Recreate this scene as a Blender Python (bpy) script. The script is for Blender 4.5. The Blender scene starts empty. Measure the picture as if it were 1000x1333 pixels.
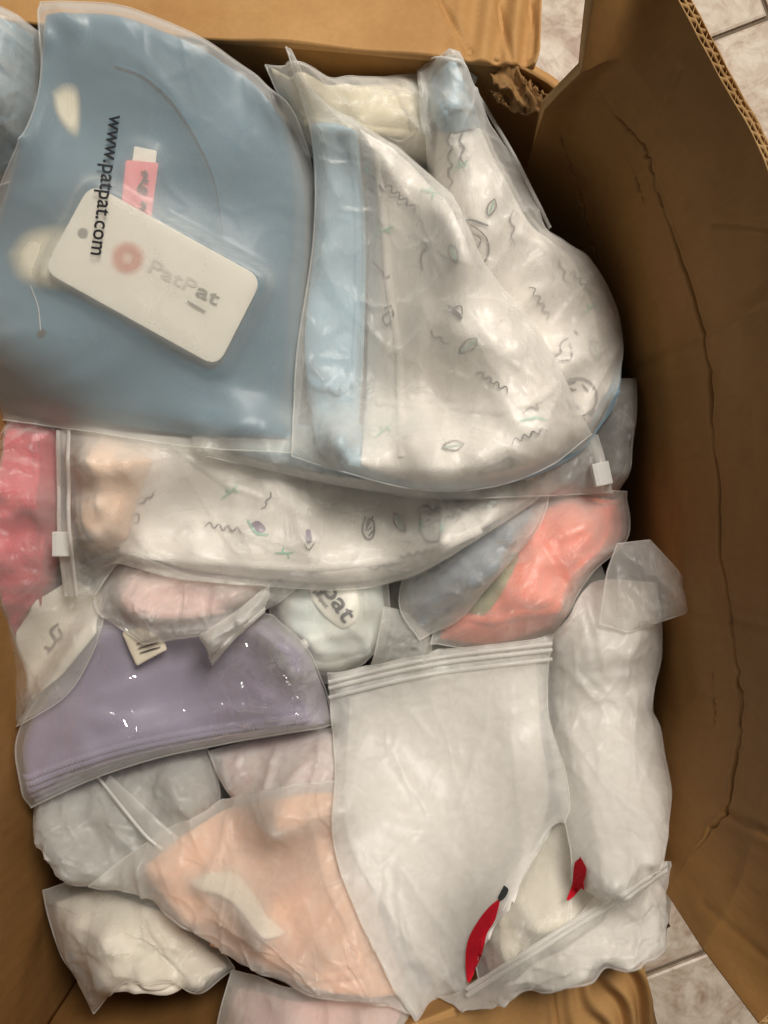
import bpy, math, random
import numpy as np
from mathutils import Vector

# ------------------------------------------------------------------ camera, world, light, exposure
S = bpy.context.scene
COL = S.collection
CAM_Z = 1.05
HALF = math.tan(math.radians(46.6) / 2)
cam_d = bpy.data.cameras.new('camera')
cam = bpy.data.objects.new('camera', cam_d)
COL.objects.link(cam)
cam.location = (0, 0, CAM_Z)
cam_d.sensor_fit = 'HORIZONTAL'
cam_d.angle = math.radians(46.6)
cam_d.clip_start = 0.02
cam_d.clip_end = 60
S.camera = cam

world = bpy.data.worlds.new('World')
S.world = world
world.use_nodes = True
wb = world.node_tree.nodes['Background']
wb.inputs[0].default_value = (1.0, 0.93, 0.85, 1)
wb.inputs[1].default_value = 0.12

def lamp(name, loc, target, size, power, col):
    d = bpy.data.lights.new(name, 'AREA')
    d.shape = 'DISK'
    d.size = size
    d.energy = power
    d.color = col
    o = bpy.data.objects.new(name, d)
    COL.objects.link(o)
    o.location = loc
    o.rotation_euler = (Vector(target) - Vector(loc)).to_track_quat('-Z', 'Y').to_euler()
    return o
lamp('ceiling_lamp', (0.45, 0.90, 2.0), (0, 0, 0.4), 0.60, 38, (1.0, 0.945, 0.865))

S.view_settings.view_transform = 'Standard'
S.view_settings.look = 'None'
S.view_settings.exposure = 0.0
S.view_settings.gamma = 1
S.render.engine = 'CYCLES'
S.cycles.use_denoising = True
S.cycles.max_bounces = 6
S.cycles.diffuse_bounces = 4
S.cycles.use_adaptive_sampling = True
S.cycles.adaptive_threshold = 0.03
S.cycles.glossy_bounces = 3
S.cycles.transmission_bounces = 4
S.cycles.transparent_max_bounces = 20
S.cycles.sample_clamp_indirect = 6

rng = np.random.default_rng(7)

# ------------------------------------------------------------------ layout helpers
def W(z):
    return 2 * HALF * (CAM_Z - z)
def at(px, py, z):
    w = W(z)
    return np.array([(px - 500) / 1000 * w, (666.5 - py) / 1000 * w, z])

def lin(c):
    c = np.array(c, float) / 255
    return tuple(np.where(c <= 0.04045, c / 12.92, ((c + 0.055) / 1.055) ** 2.4))

def vnoise(x, y, seed):
    r = np.random.default_rng(seed)
    T = r.random((64, 64))
    xi = np.floor(x).astype(int); yi = np.floor(y).astype(int)
    fx = x - xi; fy = y - yi
    fx = fx * fx * (3 - 2 * fx); fy = fy * fy * (3 - 2 * fy)
    a = T[yi % 64, xi % 64]; b = T[yi % 64, (xi + 1) % 64]
    c = T[(yi + 1) % 64, xi % 64]; d = T[(yi + 1) % 64, (xi + 1) % 64]
    return (a * (1 - fx) + b * fx) * (1 - fy) + (c * (1 - fx) + d * fx) * fy - 0.5

def fbm(x, y, seed, octv=3):
    s = 0; a = 1.0; f = 1.0
    for o in range(octv):
        s = s + a * vnoise(x * f, y * f, seed + o * 17)
        a *= 0.5; f *= 2.03
    return s

def spline(pts, n, smooth=True):
    """n points evenly spaced along a Catmull-Rom (or straight) line through pts"""
    P = np.array(pts, float)
    if len(P) == 2 or not smooth:
        Q = []
        for i in range(len(P) - 1):
            t = np.linspace(0, 1, 20, endpoint=False)[:, None]
            Q.append(P[i] * (1 - t) + P[i + 1] * t)
        Q = np.vstack(Q + [P[-1:]])
    else:
        E = np.vstack([2 * P[0] - P[1], P, 2 * P[-1] - P[-2]])
        Q = []
        for i in range(1, len(E) - 2):
            t = np.linspace(0, 1, 20, endpoint=False)[:, None]
            p0, p1, p2, p3 = E[i - 1], E[i], E[i + 1], E[i + 2]
            Q.append(0.5 * ((2 * p1) + (-p0 + p2) * t + (2 * p0 - 5 * p1 + 4 * p2 - p3) * t ** 2 + (-p0 + 3 * p1 - 3 * p2 + p3) * t ** 3))
        Q = np.vstack(Q + [P[-1:]])
    d = np.r_[0, np.cumsum(np.linalg.norm(np.diff(Q[:, :2], axis=0), axis=1))]
    s = np.linspace(0, d[-1], n)
    return np.stack([np.interp(s, d, Q[:, k]) for k in range(Q.shape[1])], 1)

# ------------------------------------------------------------------ the pile's height map (world x, y)
CELL = 0.0025
X0, Y0, NX, NY = -0.42, -0.50, 336, 400
class Field:
    def __init__(self, z=0.012):
        self.h = np.full((NY, NX), z)
    def copy(self):
        f = Field(); f.h = self.h.copy(); return f
    def get(self, x, y):
        u = np.clip((x - X0) / CELL, 0, NX - 1.001); v = np.clip((y - Y0) / CELL, 0, NY - 1.001)
        i = u.astype(int); j = v.astype(int); a = u - i; b = v - j
        h = self.h
        return (h[j, i] * (1 - a) + h[j, i + 1] * a) * (1 - b) + (h[j + 1, i] * (1 - a) + h[j + 1, i + 1] * a) * b
    def put(self, G, up=3):
        """raise the map to a sheet of points G[n, m, 3]"""
        n, m, _ = G.shape
        a = np.linspace(0, n - 1, (n - 1) * up + 1); b = np.linspace(0, m - 1, (m - 1) * up + 1)
        i = np.minimum(a.astype(int), n - 2); j = np.minimum(b.astype(int), m - 2)
        fa = (a - i)[:, None, None]; fb = (b - j)[None, :, None]
        g = (G[i][:, j] * (1 - fb) + G[i][:, j + 1] * fb) * (1 - fa) + (G[i + 1][:, j] * (1 - fb) + G[i + 1][:, j + 1] * fb) * fa
        ix = np.clip(np.round((g[..., 0] - X0) / CELL).astype(int), 0, NX - 1)
        iy = np.clip(np.round((g[..., 1] - Y0) / CELL).astype(int), 0, NY - 1)
        np.maximum.at(self.h, (iy, ix), g[..., 2])
def blur(h, k):
    for ax in (0, 1):
        for _ in range(k):
            h = (np.roll(h, 1, ax) + 2 * h + np.roll(h, -1, ax)) / 4
    return h
def dilate(h):
    for ax in (0, 1):
        h = np.maximum(h, np.maximum(np.roll(h, 1, ax), np.roll(h, -1, ax)) - 0.0003)
    return h
HF = Field()

def drop(px, py, f=None, lift=0.0, z=0.35):
    """points under the pixels, resting on the map f"""
    f = f or HF
    px = np.asarray(px, float); py = np.asarray(py, float)
    z = np.full(px.shape, z)
    for _ in range(9):
        w = W(z)
        x = (px - 500) / 1000 * w; y = (666.5 - py) / 1000 * w
        z = 0.45 * z + 0.55 * (f.get(x, y) + lift)
    z = f.get(x, y) + lift
    return np.stack([x, y, z], -1)

# ------------------------------------------------------------------ meshes
def mesh_obj(name, V, F, mat, parent=None, smooth=True, uv=None):
    me = bpy.data.meshes.new(name)
    me.from_pydata([tuple(v) for v in V], [], F)
    if smooth:
        me.polygons.foreach_set('use_smooth', [True] * len(me.polygons))
    if uv is not None:
        L = me.uv_layers.new(name='UVMap')
        idx = np.zeros(len(me.loops), int); me.loops.foreach_get('vertex_index', idx)
        L.data.foreach_set('uv', np.asarray(uv)[idx].astype(np.float32).ravel())
    me.materials.append(mat)
    me.update()
    o = bpy.data.objects.new(name, me)
    COL.objects.link(o)
    o.parent = parent
    return o
def grid_faces(n, m, off=0, flip=False):
    i, j = np.meshgrid(np.arange(n - 1), np.arange(m - 1), indexing='ij')
    a = off + i * m + j
    q = np.stack([a, a + 1, a + m + 1, a + m], -1).reshape(-1, 4)
    if flip:
        q = q[:, ::-1]
    return q.tolist()
def grid_uv(n, m):
    u, v = np.meshgrid(np.linspace(0, 1, n), np.linspace(0, 1, m), indexing='ij')
    return np.stack([v, 1 - u], -1).reshape(-1, 2)
def sheet(name, G, mat, parent=None, sub=1):
    n, m, _ = G.shape
    o = mesh_obj(name, G.reshape(-1, 3), grid_faces(n, m, flip=True), mat, parent, uv=grid_uv(n, m))
    if sub:
        md = o.modifiers.new('smooth', 'SUBSURF'); md.levels = sub; md.render_levels = sub
    return o
def solid(name, G, B, mat, parent=None, sub=1):
    """closed body between a top sheet G and a bottom sheet B of the same grid"""
    n, m, _ = G.shape
    V = np.vstack([G.reshape(-1, 3), B.reshape(-1, 3)])
    k = n * m
    F = grid_faces(n, m, flip=True) + grid_faces(n, m, k)
    ring = [j for j in range(m)] + [i * m + m - 1 for i in range(1, n)] + [(n - 1) * m + j for j in range(m - 2, -1, -1)] + [i * m for i in range(n - 2, 0, -1)]
    for a, b in zip(ring, ring[1:] + ring[:1]):
        F.append([a, b, b + k, a + k])
    uv = np.vstack([grid_uv(n, m)] * 2)
    o = mesh_obj(name, V, F, mat, parent, uv=uv)
    if sub:
        md = o.modifiers.new('smooth', 'SUBSURF'); md.levels = sub; md.render_levels = sub
    return o
def tag(o, label, cat, group=None):
    o['label'] = label; o['category'] = cat
    if group:
        o['group'] = group
    return o
def empty(name, loc):
    o = bpy.data.objects.new(name, None)
    COL.objects.link(o)
    o.empty_display_size = 0.02
    o.location = tuple(float(c) for c in loc)
    return o
def adopt(o, root):
    o.parent = root
    o.matrix_parent_inverse = root.matrix_basis.inverted()
    return o
def boxes(name, items, mat, parent=None, bevel=0.0006):
    """items: (centre, axis x, axis y, axis z) half-extent vectors; one mesh, bevelled"""
    V, F = [], []
    for c, ax, ay, az in items:
        k = len(V)
        for s in ((-1, -1, -1), (1, -1, -1), (1, 1, -1), (-1, 1, -1), (-1, -1, 1), (1, -1, 1), (1, 1, 1), (-1, 1, 1)):
            V.append(np.array(c) + s[0] * np.array(ax) + s[1] * np.array(ay) + s[2] * np.array(az))
        F += [[k + a for a in f] for f in ((3, 2, 1, 0), (4, 5, 6, 7), (0, 1, 5, 4), (1, 2, 6, 5), (2, 3, 7, 6), (3, 0, 4, 7))]
    o = mesh_obj(name, V, F, mat, parent, smooth=False)
    if bevel:
        b = o.modifiers.new('bevel', 'BEVEL'); b.width = bevel; b.segments = 2
    return o
def ribbon(name, P, width, mat, parent=None, thick=0.0004, up=None):
    """flat strap along the points P with a little thickness"""
    P = np.asarray(P, float)
    t = np.gradient(P, axis=0)
    side = np.cross(t, np.array([0, 0, 1.0]))
    side /= np.linalg.norm(side, axis=1)[:, None] + 1e-12
    w = np.broadcast_to(np.asarray(width, float), (len(P),))[:, None] / 2
    prof = [(-1, 0), (-0.75, 1), (0.75, 1), (1, 0)]
    V = np.stack([P + side * w * a + np.array([0, 0, thick]) * b for a, b in prof], 1)
    o = mesh_obj(name, V.reshape(-1, 3), grid_faces(len(P), 4, flip=True), mat, parent)
    return o

# ------------------------------------------------------------------ sheets: tension over the lumps below, then folds
def membrane(G, field, gap=0.0016, it=60, pull=1.0):
    """a taut sheet with a fixed rim: sags between the lumps it lies on, never goes through them"""
    D = G.copy()
    h = field.get(G[..., 0], G[..., 1]) + gap
    z = np.maximum(G[..., 2], h)
    for _ in range(it):
        y = z.copy()
        y[1:-1, 1:-1] = 0.25 * (z[2:, 1:-1] + z[:-2, 1:-1] + z[1:-1, 2:] + z[1:-1, :-2])
        z[1:-1, 1:-1] = np.maximum(y, h)[1:-1, 1:-1] * pull + z[1:-1, 1:-1] * (1 - pull)
    D[..., 2] = z
    return D
def fold_line(G, L, amp, w, sharp=True, skew=2.2):
    """height of one fold along the polyline L (world x, y), tapered at both ends"""
    x, y = G[..., 0], G[..., 1]
    best = np.full(x.shape, 1e9); sd = np.zeros(x.shape); tt = np.zeros(x.shape)
    n = len(L) - 1
    for k, (a, b) in enumerate(zip(L[:-1], L[1:])):
        ab = b - a; q = ab @ ab + 1e-12
        t = np.clip(((x - a[0]) * ab[0] + (y - a[1]) * ab[1]) / q, 0, 1)
        dx = x - a[0] - t * ab[0]; dy = y - a[1] - t * ab[1]
        d = np.hypot(dx, dy); s = np.sign(ab[0] * dy - ab[1] * dx)
        u = d < best
        best = np.where(u, d, best); sd = np.where(u, s, sd); tt = np.where(u, (k + t) / n, tt)
    ww = np.where(sd > 0, w, w * skew)
    tap = np.sin(np.clip(tt, 0, 1) * math.pi) ** 0.6
    if sharp:
        p = np.exp(-best / ww)
    else:
        p = np.exp(-(best / ww) ** 2)
    return amp * tap * p
def crumple_cells(G, seed, cell, w):
    """ridge network of crumpled sheet: borders of warped random cells"""
    x = G[..., 0] / cell; y = G[..., 1] / cell
    wx = x + 0.5 * fbm(x * 0.9, y * 0.9, seed, 2); wy = y + 0.5 * fbm(x * 0.9 + 7, y * 0.9, seed + 1, 2)
    r = np.random.default_rng(seed)
    T = r.random((32, 32, 3))
    xi = np.floor(wx).astype(int); yi = np.floor(wy).astype(int)
    f1 = np.full(x.shape, 9.0); f2 = np.full(x.shape, 9.0); hh = np.zeros(x.shape); tilt = np.zeros(x.shape)
    for dj in (-1, 0, 1):
        for di in (-1, 0, 1):
            c = T[(yi + dj) % 32, (xi + di) % 32]
            px = xi + di + c[..., 0] - wx; py = yi + dj + c[..., 1] - wy
            d = np.hypot(px, py)
            ang = c[..., 2] * 6.283
            pl = px * np.cos(ang) + py * np.sin(ang)
            n1 = d < f1
            f2 = np.where(n1, f1, np.minimum(f2, d)); f1 = np.where(n1, d, f1); tilt = np.where(n1, pl, tilt)
    return np.exp(-(f2 - f1) / w), tilt * np.clip((f2 - f1) * 3, 0, 1)
def wrinkle(G, seed, folds=30, amp=0.0050, width=(0.0011, 0.0040), length=(0.03, 0.12), ang=None, spread=32, crump=0.0018, cell=0.030, sharp=True, lines=(), anchors=(), rim=0.010, lowf=0.0012, local=()):
    r = np.random.default_rng(seed + 1000)
    x, y = G[..., 0], G[..., 1]
    n, m, _ = G.shape
    z = np.zeros((n, m))
    th0 = r.uniform(0, 180) if ang is None else ang
    def one(p, th, L, a, w):
        bend = r.normal(0, 0.35)
        t = np.linspace(-0.5, 0.5, 6)
        q = p + np.stack([np.cos(th + bend * t) * t * L, np.sin(th + bend * t) * t * L], 1)
        q += r.normal(0, L * 0.012, q.shape)
        return fold_line(G, q, a, w, sharp)
    for _ in range(folds):
        i, j = r.integers(0, n), r.integers(0, m)
        w = r.uniform(*width); L = r.uniform(*length)
        z += one(G[i, j, :2], math.radians(th0 + r.normal(0, spread)), L, amp * r.uniform(0.35, 1.2), w)
    for (px, py, a0, a1, k, L, a) in anchors:
        p = at(px, py, float(G[..., 2].mean()))[:2]
        for _ in range(k):
            th = math.radians(r.uniform(a0, a1)); l = L * r.uniform(0.5, 1.1)
            z += one(p + np.array([math.cos(th), math.sin(th)]) * l * 0.5, th, l, a * r.uniform(0.5, 1.1), r.uniform(*width))
    for (pl, a, w) in lines:
        zz = float(G[..., 2].mean())
        c = spline([at(*p, zz)[:2] for p in pl], 10)
        z += fold_line(G, c, a, w, sharp)
    if crump:
        e, t = crumple_cells(G, seed + 5, cell, 0.16)
        e2, t2 = crumple_cells(G, seed + 9, cell * 0.45, 0.2)
        g = np.clip(0.45 + 1.8 * vnoise(x * 14, y * 14, seed + 3), 0.05, 1)
        z += crump * (1.2 * e + 1.6 * t + (0.5 * e2 + 0.7 * t2) * g)
    for (px, py, rad, cell_, a_) in local:
        c_ = at(px, py, float(G[..., 2].mean()))
        g_ = np.exp(-((x - c_[0]) ** 2 + (y - c_[1]) ** 2) / rad ** 2)
        e_, t_ = crumple_cells(G, seed + 55, cell_, 0.14)
        z += a_ * g_ * (1.2 * e_ + 1.8 * t_)
    z += lowf * (fbm(x * 18, y * 18, seed + 21, 2) + 0.5)
    z = z - min(0.0, float(z.min()))
    return z * np.clip(edge_dist(G) / rim, 0, 1) ** 0.8

def coons(sides, step, z=0.35, field=None, lift=0.0, smooth=True, zmin=None, edge_blur=3, zfix=None):
    """sides: four lists of pixels round the outline (each begins where the one before ended)"""
    loops = []
    prev = None
    s4 = [list(s) for s in sides]
    c = [s4[0]] + [[s4[i - 1][-1]] + s4[i] for i in (1, 2, 3)]
    c[3] = c[3] + [s4[0][0]]
    def ln(p):
        p = np.array([q[:2] for q in p], float)
        return np.linalg.norm(np.diff(p, axis=0), axis=1).sum()
    m = max(8, int(max(ln(c[0]), ln(c[2])) / step)); n = max(8, int(max(ln(c[1]), ln(c[3])) / step))
    T = spline(c[0], m, smooth); R = spline(c[1], n, smooth); B = spline(c[2], m, smooth)[::-1]; L = spline(c[3], n, smooth)[::-1]
    u = np.linspace(0, 1, m)[None, :, None]; v = np.linspace(0, 1, n)[:, None, None]
    G = (1 - v) * T[None] + v * B[None] + (1 - u) * L[:, None] + u * R[:, None] \
        - ((1 - u) * (1 - v) * T[0] + u * (1 - v) * T[-1] + (1 - u) * v * B[0] + u * v * B[-1])
    f = field or HF
    if zfix is not None:
        w = W(zfix)
        return np.stack([(G[..., 0] - 500) / 1000 * w, (666.5 - G[..., 1]) / 1000 * w, np.full(G.shape[:2], zfix)], -1)
    # plan position from the broad lie of the pile, height from what is really below
    sf = blur(np.maximum(f.h, blur(f.h, 12)), 40)
    sm = Field(); sm.h = sf
    zz = np.full(G.shape[:2], z)
    for _ in range(8):
        w = W(zz)
        x = (G[..., 0] - 500) / 1000 * w; y = (666.5 - G[..., 1]) / 1000 * w
        zz = 0.5 * zz + 0.5 * (sm.get(x, y) + lift)
        if zmin is not None:
            zz = np.maximum(zz, zmin)
    h = f.get(x, y) + lift
    if zmin is not None:
        h = np.maximum(h, zmin)
    zz = h.copy()
    # an edge does not follow every dent below it
    for _ in range(edge_blur * 2):
        for ax in (0, 1):
            p = np.pad(zz, [(1, 1) if q == ax else (0, 0) for q in (0, 1)], mode='edge')
            zz = np.maximum(sum(p.take(range(k, k + zz.shape[ax]), ax) for k in (0, 1, 2)) / 3, h)
    return np.stack([x, y, zz], -1)
def ring_mask(n, m, t=1):
    p = np.zeros((n, m), bool)
    p[:t] = p[-t:] = True; p[:, :t] = p[:, -t:] = True
    return p
def edge_dist(G):
    n, m, _ = G.shape
    Lu = np.linalg.norm(np.diff(G, axis=1), axis=-1).sum(1).mean(); Lv = np.linalg.norm(np.diff(G, axis=0), axis=-1).sum(0).mean()
    u = np.linspace(0, 1, m)[None]; v = np.linspace(0, 1, n)[:, None]
    return np.minimum(np.minimum(u, 1 - u) * Lu, np.minimum(v, 1 - v) * Lv)

# ------------------------------------------------------------------ materials
def new_mat(name):
    m = bpy.data.materials.new(name)
    m.use_nodes = True
    m.node_tree.nodes.clear()
    return m, m.node_tree.nodes, m.node_tree.links
def node(N, t, **kw):
    x = N.new(t)
    for k, v in kw.items():
        if k in x.inputs:
            x.inputs[k].default_value = v
        else:
            setattr(x, k, v)
    return x
def rgba(c):
    return (*c, 1.0)

def film_mat(name, milk=0.3, tint=(0.985, 0.985, 0.975), white=(0.93, 0.91, 0.87), rough=0.38, spec=0.017, bump=0.5, scale=70, trans=0.36, vary=True, edge=0.6, crease=40):
    """thin plastic: part clear, part milky scatter, a soft sheen that grows at grazing angles"""
    m, N, L = new_mat(name)
    out = node(N, 'ShaderNodeOutputMaterial')
    tr = node(N, 'ShaderNodeBsdfTransparent'); tr.inputs['Color'].default_value = rgba(tint)
    df = node(N, 'ShaderNodeBsdfDiffuse'); df.inputs['Color'].default_value = rgba(white)
    tl = node(N, 'ShaderNodeBsdfTranslucent'); tl.inputs['Color'].default_value = rgba(white)
    dm = node(N, 'ShaderNodeMixShader'); dm.inputs[0].default_value = trans
    L.new(df.outputs[0], dm.inputs[1]); L.new(tl.outputs[0], dm.inputs[2])
    lw = node(N, 'ShaderNodeLayerWeight', Blend=0.5)
    pw = node(N, 'ShaderNodeMath', operation='POWER'); pw.inputs[1].default_value = 1.6
    ad = node(N, 'ShaderNodeMath', operation='MULTIPLY_ADD', use_clamp=True)
    L.new(lw.outputs['Facing'], pw.inputs[0]); L.new(pw.outputs[0], ad.inputs[0]); ad.inputs[1].default_value = edge * (1 - milk); ad.inputs[2].default_value = milk
    mx = node(N, 'ShaderNodeMixShader')
    L.new(ad.outputs[0], mx.inputs[0]); L.new(tr.outputs[0], mx.inputs[1]); L.new(dm.outputs[0], mx.inputs[2])
    gl = node(N, 'ShaderNodeBsdfAnisotropic', Roughness=rough)
    gl.inputs['Color'].default_value = (1, 1, 1, 1)
    fr = node(N, 'ShaderNodeMath', operation='MULTIPLY_ADD', use_clamp=True)
    L.new(pw.outputs[0], fr.inputs[0]); fr.inputs[1].default_value = 0.14; fr.inputs[2].default_value = spec
    mg = node(N, 'ShaderNodeMixShader')
    L.new(fr.outputs[0], mg.inputs[0]); L.new(mx.outputs[0], mg.inputs[1]); L.new(gl.outputs[0], mg.inputs[2])
    L.new(mg.outputs[0], out.inputs[0])
    if vary:
        tc = node(N, 'ShaderNodeTexCoord')
        n1 = node(N, 'ShaderNodeTexNoise', Scale=scale, Detail=1.5, Roughness=0.5)
        n1.inputs['Distortion'].default_value = 0.8
        L.new(tc.outputs['Object'], n1.inputs['Vector'])
        mr = node(N, 'ShaderNodeMapRange')
        mr.inputs['From Min'].default_value = 0.3; mr.inputs['From Max'].default_value = 0.7
        mr.inputs['To Min'].default_value = milk * 0.82; mr.inputs['To Max'].default_value = min(milk * 1.18, 0.98)
        L.new(n1.outputs['Fac'], mr.inputs['Value']); L.new(mr.outputs[0], ad.inputs[2])
        # long, thin creases: the level lines of a stretched noise
        mp = node(N, 'ShaderNodeMapping'); mp.inputs['Rotation'].default_value = (0, 0, 0.9); mp.inputs['Scale'].default_value = (1.0, 0.45, 0.6)
        L.new(tc.outputs['Object'], mp.inputs['Vector'])
        n3 = node(N, 'ShaderNodeTexNoise', Scale=crease, Detail=1.0, Roughness=0.4)
        n3.inputs['Distortion'].default_value = 0.6
        L.new(mp.outputs[0], n3.inputs['Vector'])
        sb = node(N, 'ShaderNodeMath', operation='SUBTRACT'); sb.inputs[1].default_value = 0.5
        ab = node(N, 'ShaderNodeMath', operation='ABSOLUTE')
        mm = node(N, 'ShaderNodeMath', operation='MINIMUM'); mm.inputs[1].default_value = 0.05
        L.new(n3.outputs['Fac'], sb.inputs[0]); L.new(sb.outputs[0], ab.inputs[0]); L.new(ab.outputs[0], mm.inputs[0])
        bp = node(N, 'ShaderNodeBump', Strength=bump, Distance=0.014); bp.invert = True
        L.new(mm.outputs[0], bp.inputs['Height'])
        for x in (df, gl):
            L.new(bp.outputs[0], x.inputs['Normal'])
    return m

def cloth_mat(name, col, col2=None, weave=900, bump=0.25, rough=0.9, sheen=0.25, var=0.12, vscale=14, sss=0.0):
    m, N, L = new_mat(name)
    out = node(N, 'ShaderNodeOutputMaterial')
    tc = node(N, 'ShaderNodeTexCoord')
    n1 = node(N, 'ShaderNodeTexNoise', Scale=vscale, Detail=4.0)
    L.new(tc.outputs['Object'], n1.inputs['Vector'])
    col2 = col2 or tuple(c * (1 - var) for c in col)
    mx = node(N, 'ShaderNodeMix', data_type='RGBA')
    rp = node(N, 'ShaderNodeMapRange'); rp.inputs['From Min'].default_value = 0.35; rp.inputs['From Max'].default_value = 0.65
    L.new(n1.outputs['Fac'], rp.inputs['Value']); L.new(rp.outputs[0], mx.inputs['Factor'])
    mx.inputs['A'].default_value = rgba(col); mx.inputs['B'].default_value = rgba(col2)
    n2 = node(N, 'ShaderNodeTexNoise', Scale=weave, Detail=2.0)
    L.new(tc.outputs['Object'], n2.inputs['Vector'])
    bp = node(N, 'ShaderNodeBump', Strength=bump, Distance=0.0006)
    L.new(n2.outputs['Fac'], bp.inputs['Height'])
    b = node(N, 'ShaderNodeBsdfPrincipled', Roughness=rough)
    b.inputs['Sheen Weight'].default_value = sheen
    b.inputs['Specular IOR Level'].default_value = 0.2
    L.new(mx.outputs['Result'], b.inputs['Base Color']); L.new(bp.outputs[0], b.inputs['Normal'])
    L.new(b.outputs[0], out.inputs[0])
    return m

def plain_mat(name, col, rough=0.6, spec=0.4, alpha=1.0, var=0.0):
    m, N, L = new_mat(name)
    out = node(N, 'ShaderNodeOutputMaterial')
    b = node(N, 'ShaderNodeBsdfPrincipled', Roughness=rough)
    b.inputs['Specular IOR Level'].default_value = spec
    b.inputs['Alpha'].default_value = alpha
    tc = node(N, 'ShaderNodeTexCoord')
    n1 = node(N, 'ShaderNodeTexNoise', Scale=90.0, Detail=4.0)
    L.new(tc.outputs['Object'], n1.inputs['Vector'])
    mx = node(N, 'ShaderNodeMix', data_type='RGBA')
    L.new(n1.outputs['Fac'], mx.inputs['Factor'])
    mx.inputs['A'].default_value = rgba(tuple(c * (1 + var) for c in col)); mx.inputs['B'].default_value = rgba(tuple(c * (1 - var) for c in col))
    L.new(mx.outputs['Result'], b.inputs['Base Color'])
    L.new(b.outputs[0], out.inputs[0])
    return m

def fade_mat(name, col, power=1.0):
    """a soft-edged print: opaque in the middle, worn away to nothing at its rim"""
    m, N, L = new_mat(name)
    out = node(N, 'ShaderNodeOutputMaterial')
    b = node(N, 'ShaderNodeBsdfPrincipled', Roughness=0.9)
    b.inputs['Base Color'].default_value = rgba(col); b.inputs['Specular IOR Level'].default_value = 0.1
    a = node(N, 'ShaderNodeAttribute', attribute_name='fade')
    p = node(N, 'ShaderNodeMath', operation='MULTIPLY', use_clamp=True); p.inputs[1].default_value = power
    L.new(a.outputs['Fac'], p.inputs[0]); L.new(p.outputs[0], b.inputs['Alpha'])
    L.new(b.outputs[0], out.inputs[0])
    return m
def set_fade(o, vals):
    a = o.data.attributes.new('fade', 'FLOAT', 'POINT')
    a.data.foreach_set('value', np.asarray(vals, np.float32))
    return o
def board_mat(name, a, b_, band='Y'):
    m, N, L = new_mat(name)
    out = node(N, 'ShaderNodeOutputMaterial')
    tc = node(N, 'ShaderNodeTexCoord')
    n1 = node(N, 'ShaderNodeTexNoise', Scale=9.0, Detail=6.0, Roughness=0.62)
    n2 = node(N, 'ShaderNodeTexNoise', Scale=260.0, Detail=4.0)
    mp = node(N, 'ShaderNodeMapping'); mp.inputs['Scale'].default_value = (1, 1, 0.25)
    L.new(tc.outputs['Object'], n1.inputs['Vector']); L.new(tc.outputs['Object'], mp.inputs['Vector']); L.new(mp.outputs[0], n2.inputs['Vector'])
    mx = node(N, 'ShaderNodeMix', data_type='RGBA')
    rp = node(N, 'ShaderNodeMapRange'); rp.inputs['From Min'].default_value = 0.3; rp.inputs['From Max'].default_value = 0.7
    L.new(n1.outputs['Fac'], rp.inputs['Value']); L.new(rp.outputs[0], mx.inputs['Factor'])
    mx.inputs['A'].default_value = rgba(a); mx.inputs['B'].default_value = rgba(b_)
    m2 = node(N, 'ShaderNodeMix', data_type='RGBA', blend_type='MULTIPLY'); m2.inputs['Factor'].default_value = 0.35
    L.new(mx.outputs['Result'], m2.inputs['A']); L.new(n2.outputs['Color'], m2.inputs['B'])
    h = node(N, 'ShaderNodeMapRange'); h.inputs['To Min'].default_value = 0.62; h.inputs['To Max'].default_value = 1.15
    L.new(n2.outputs['Fac'], h.inputs['Value'])
    cb = node(N, 'ShaderNodeCombineColor')
    for k in range(3):
        L.new(h.outputs[0], cb.inputs[k])
    L.new(cb.outputs[0], m2.inputs['B'])
    wf = node(N, 'ShaderNodeTexWave', Scale=22.0, Distortion=0.4); wf.bands_direction = band
    L.new(tc.outputs['Object'], wf.inputs['Vector'])
    bw = node(N, 'ShaderNodeBump', Strength=0.10, Distance=0.0012); L.new(wf.outputs['Fac'], bw.inputs['Height'])
    bp = node(N, 'ShaderNodeBump', Strength=0.25, Distance=0.001); L.new(bw.outputs[0], bp.inputs['Normal'])
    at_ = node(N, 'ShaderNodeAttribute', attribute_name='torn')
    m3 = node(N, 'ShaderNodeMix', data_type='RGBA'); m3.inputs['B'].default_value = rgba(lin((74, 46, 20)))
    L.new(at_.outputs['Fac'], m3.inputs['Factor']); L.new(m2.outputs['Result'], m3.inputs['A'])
    L.new(n2.outputs['Fac'], bp.inputs['Height'])
    b = node(N, 'ShaderNodeBsdfPrincipled', Roughness=0.72)
    b.inputs['Specular IOR Level'].default_value = 0.3
    L.new(m3.outputs['Result'], b.inputs['Base Color']); L.new(bp.outputs[0], b.inputs['Normal'])
    L.new(b.outputs[0], out.inputs[0])
    return m

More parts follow.
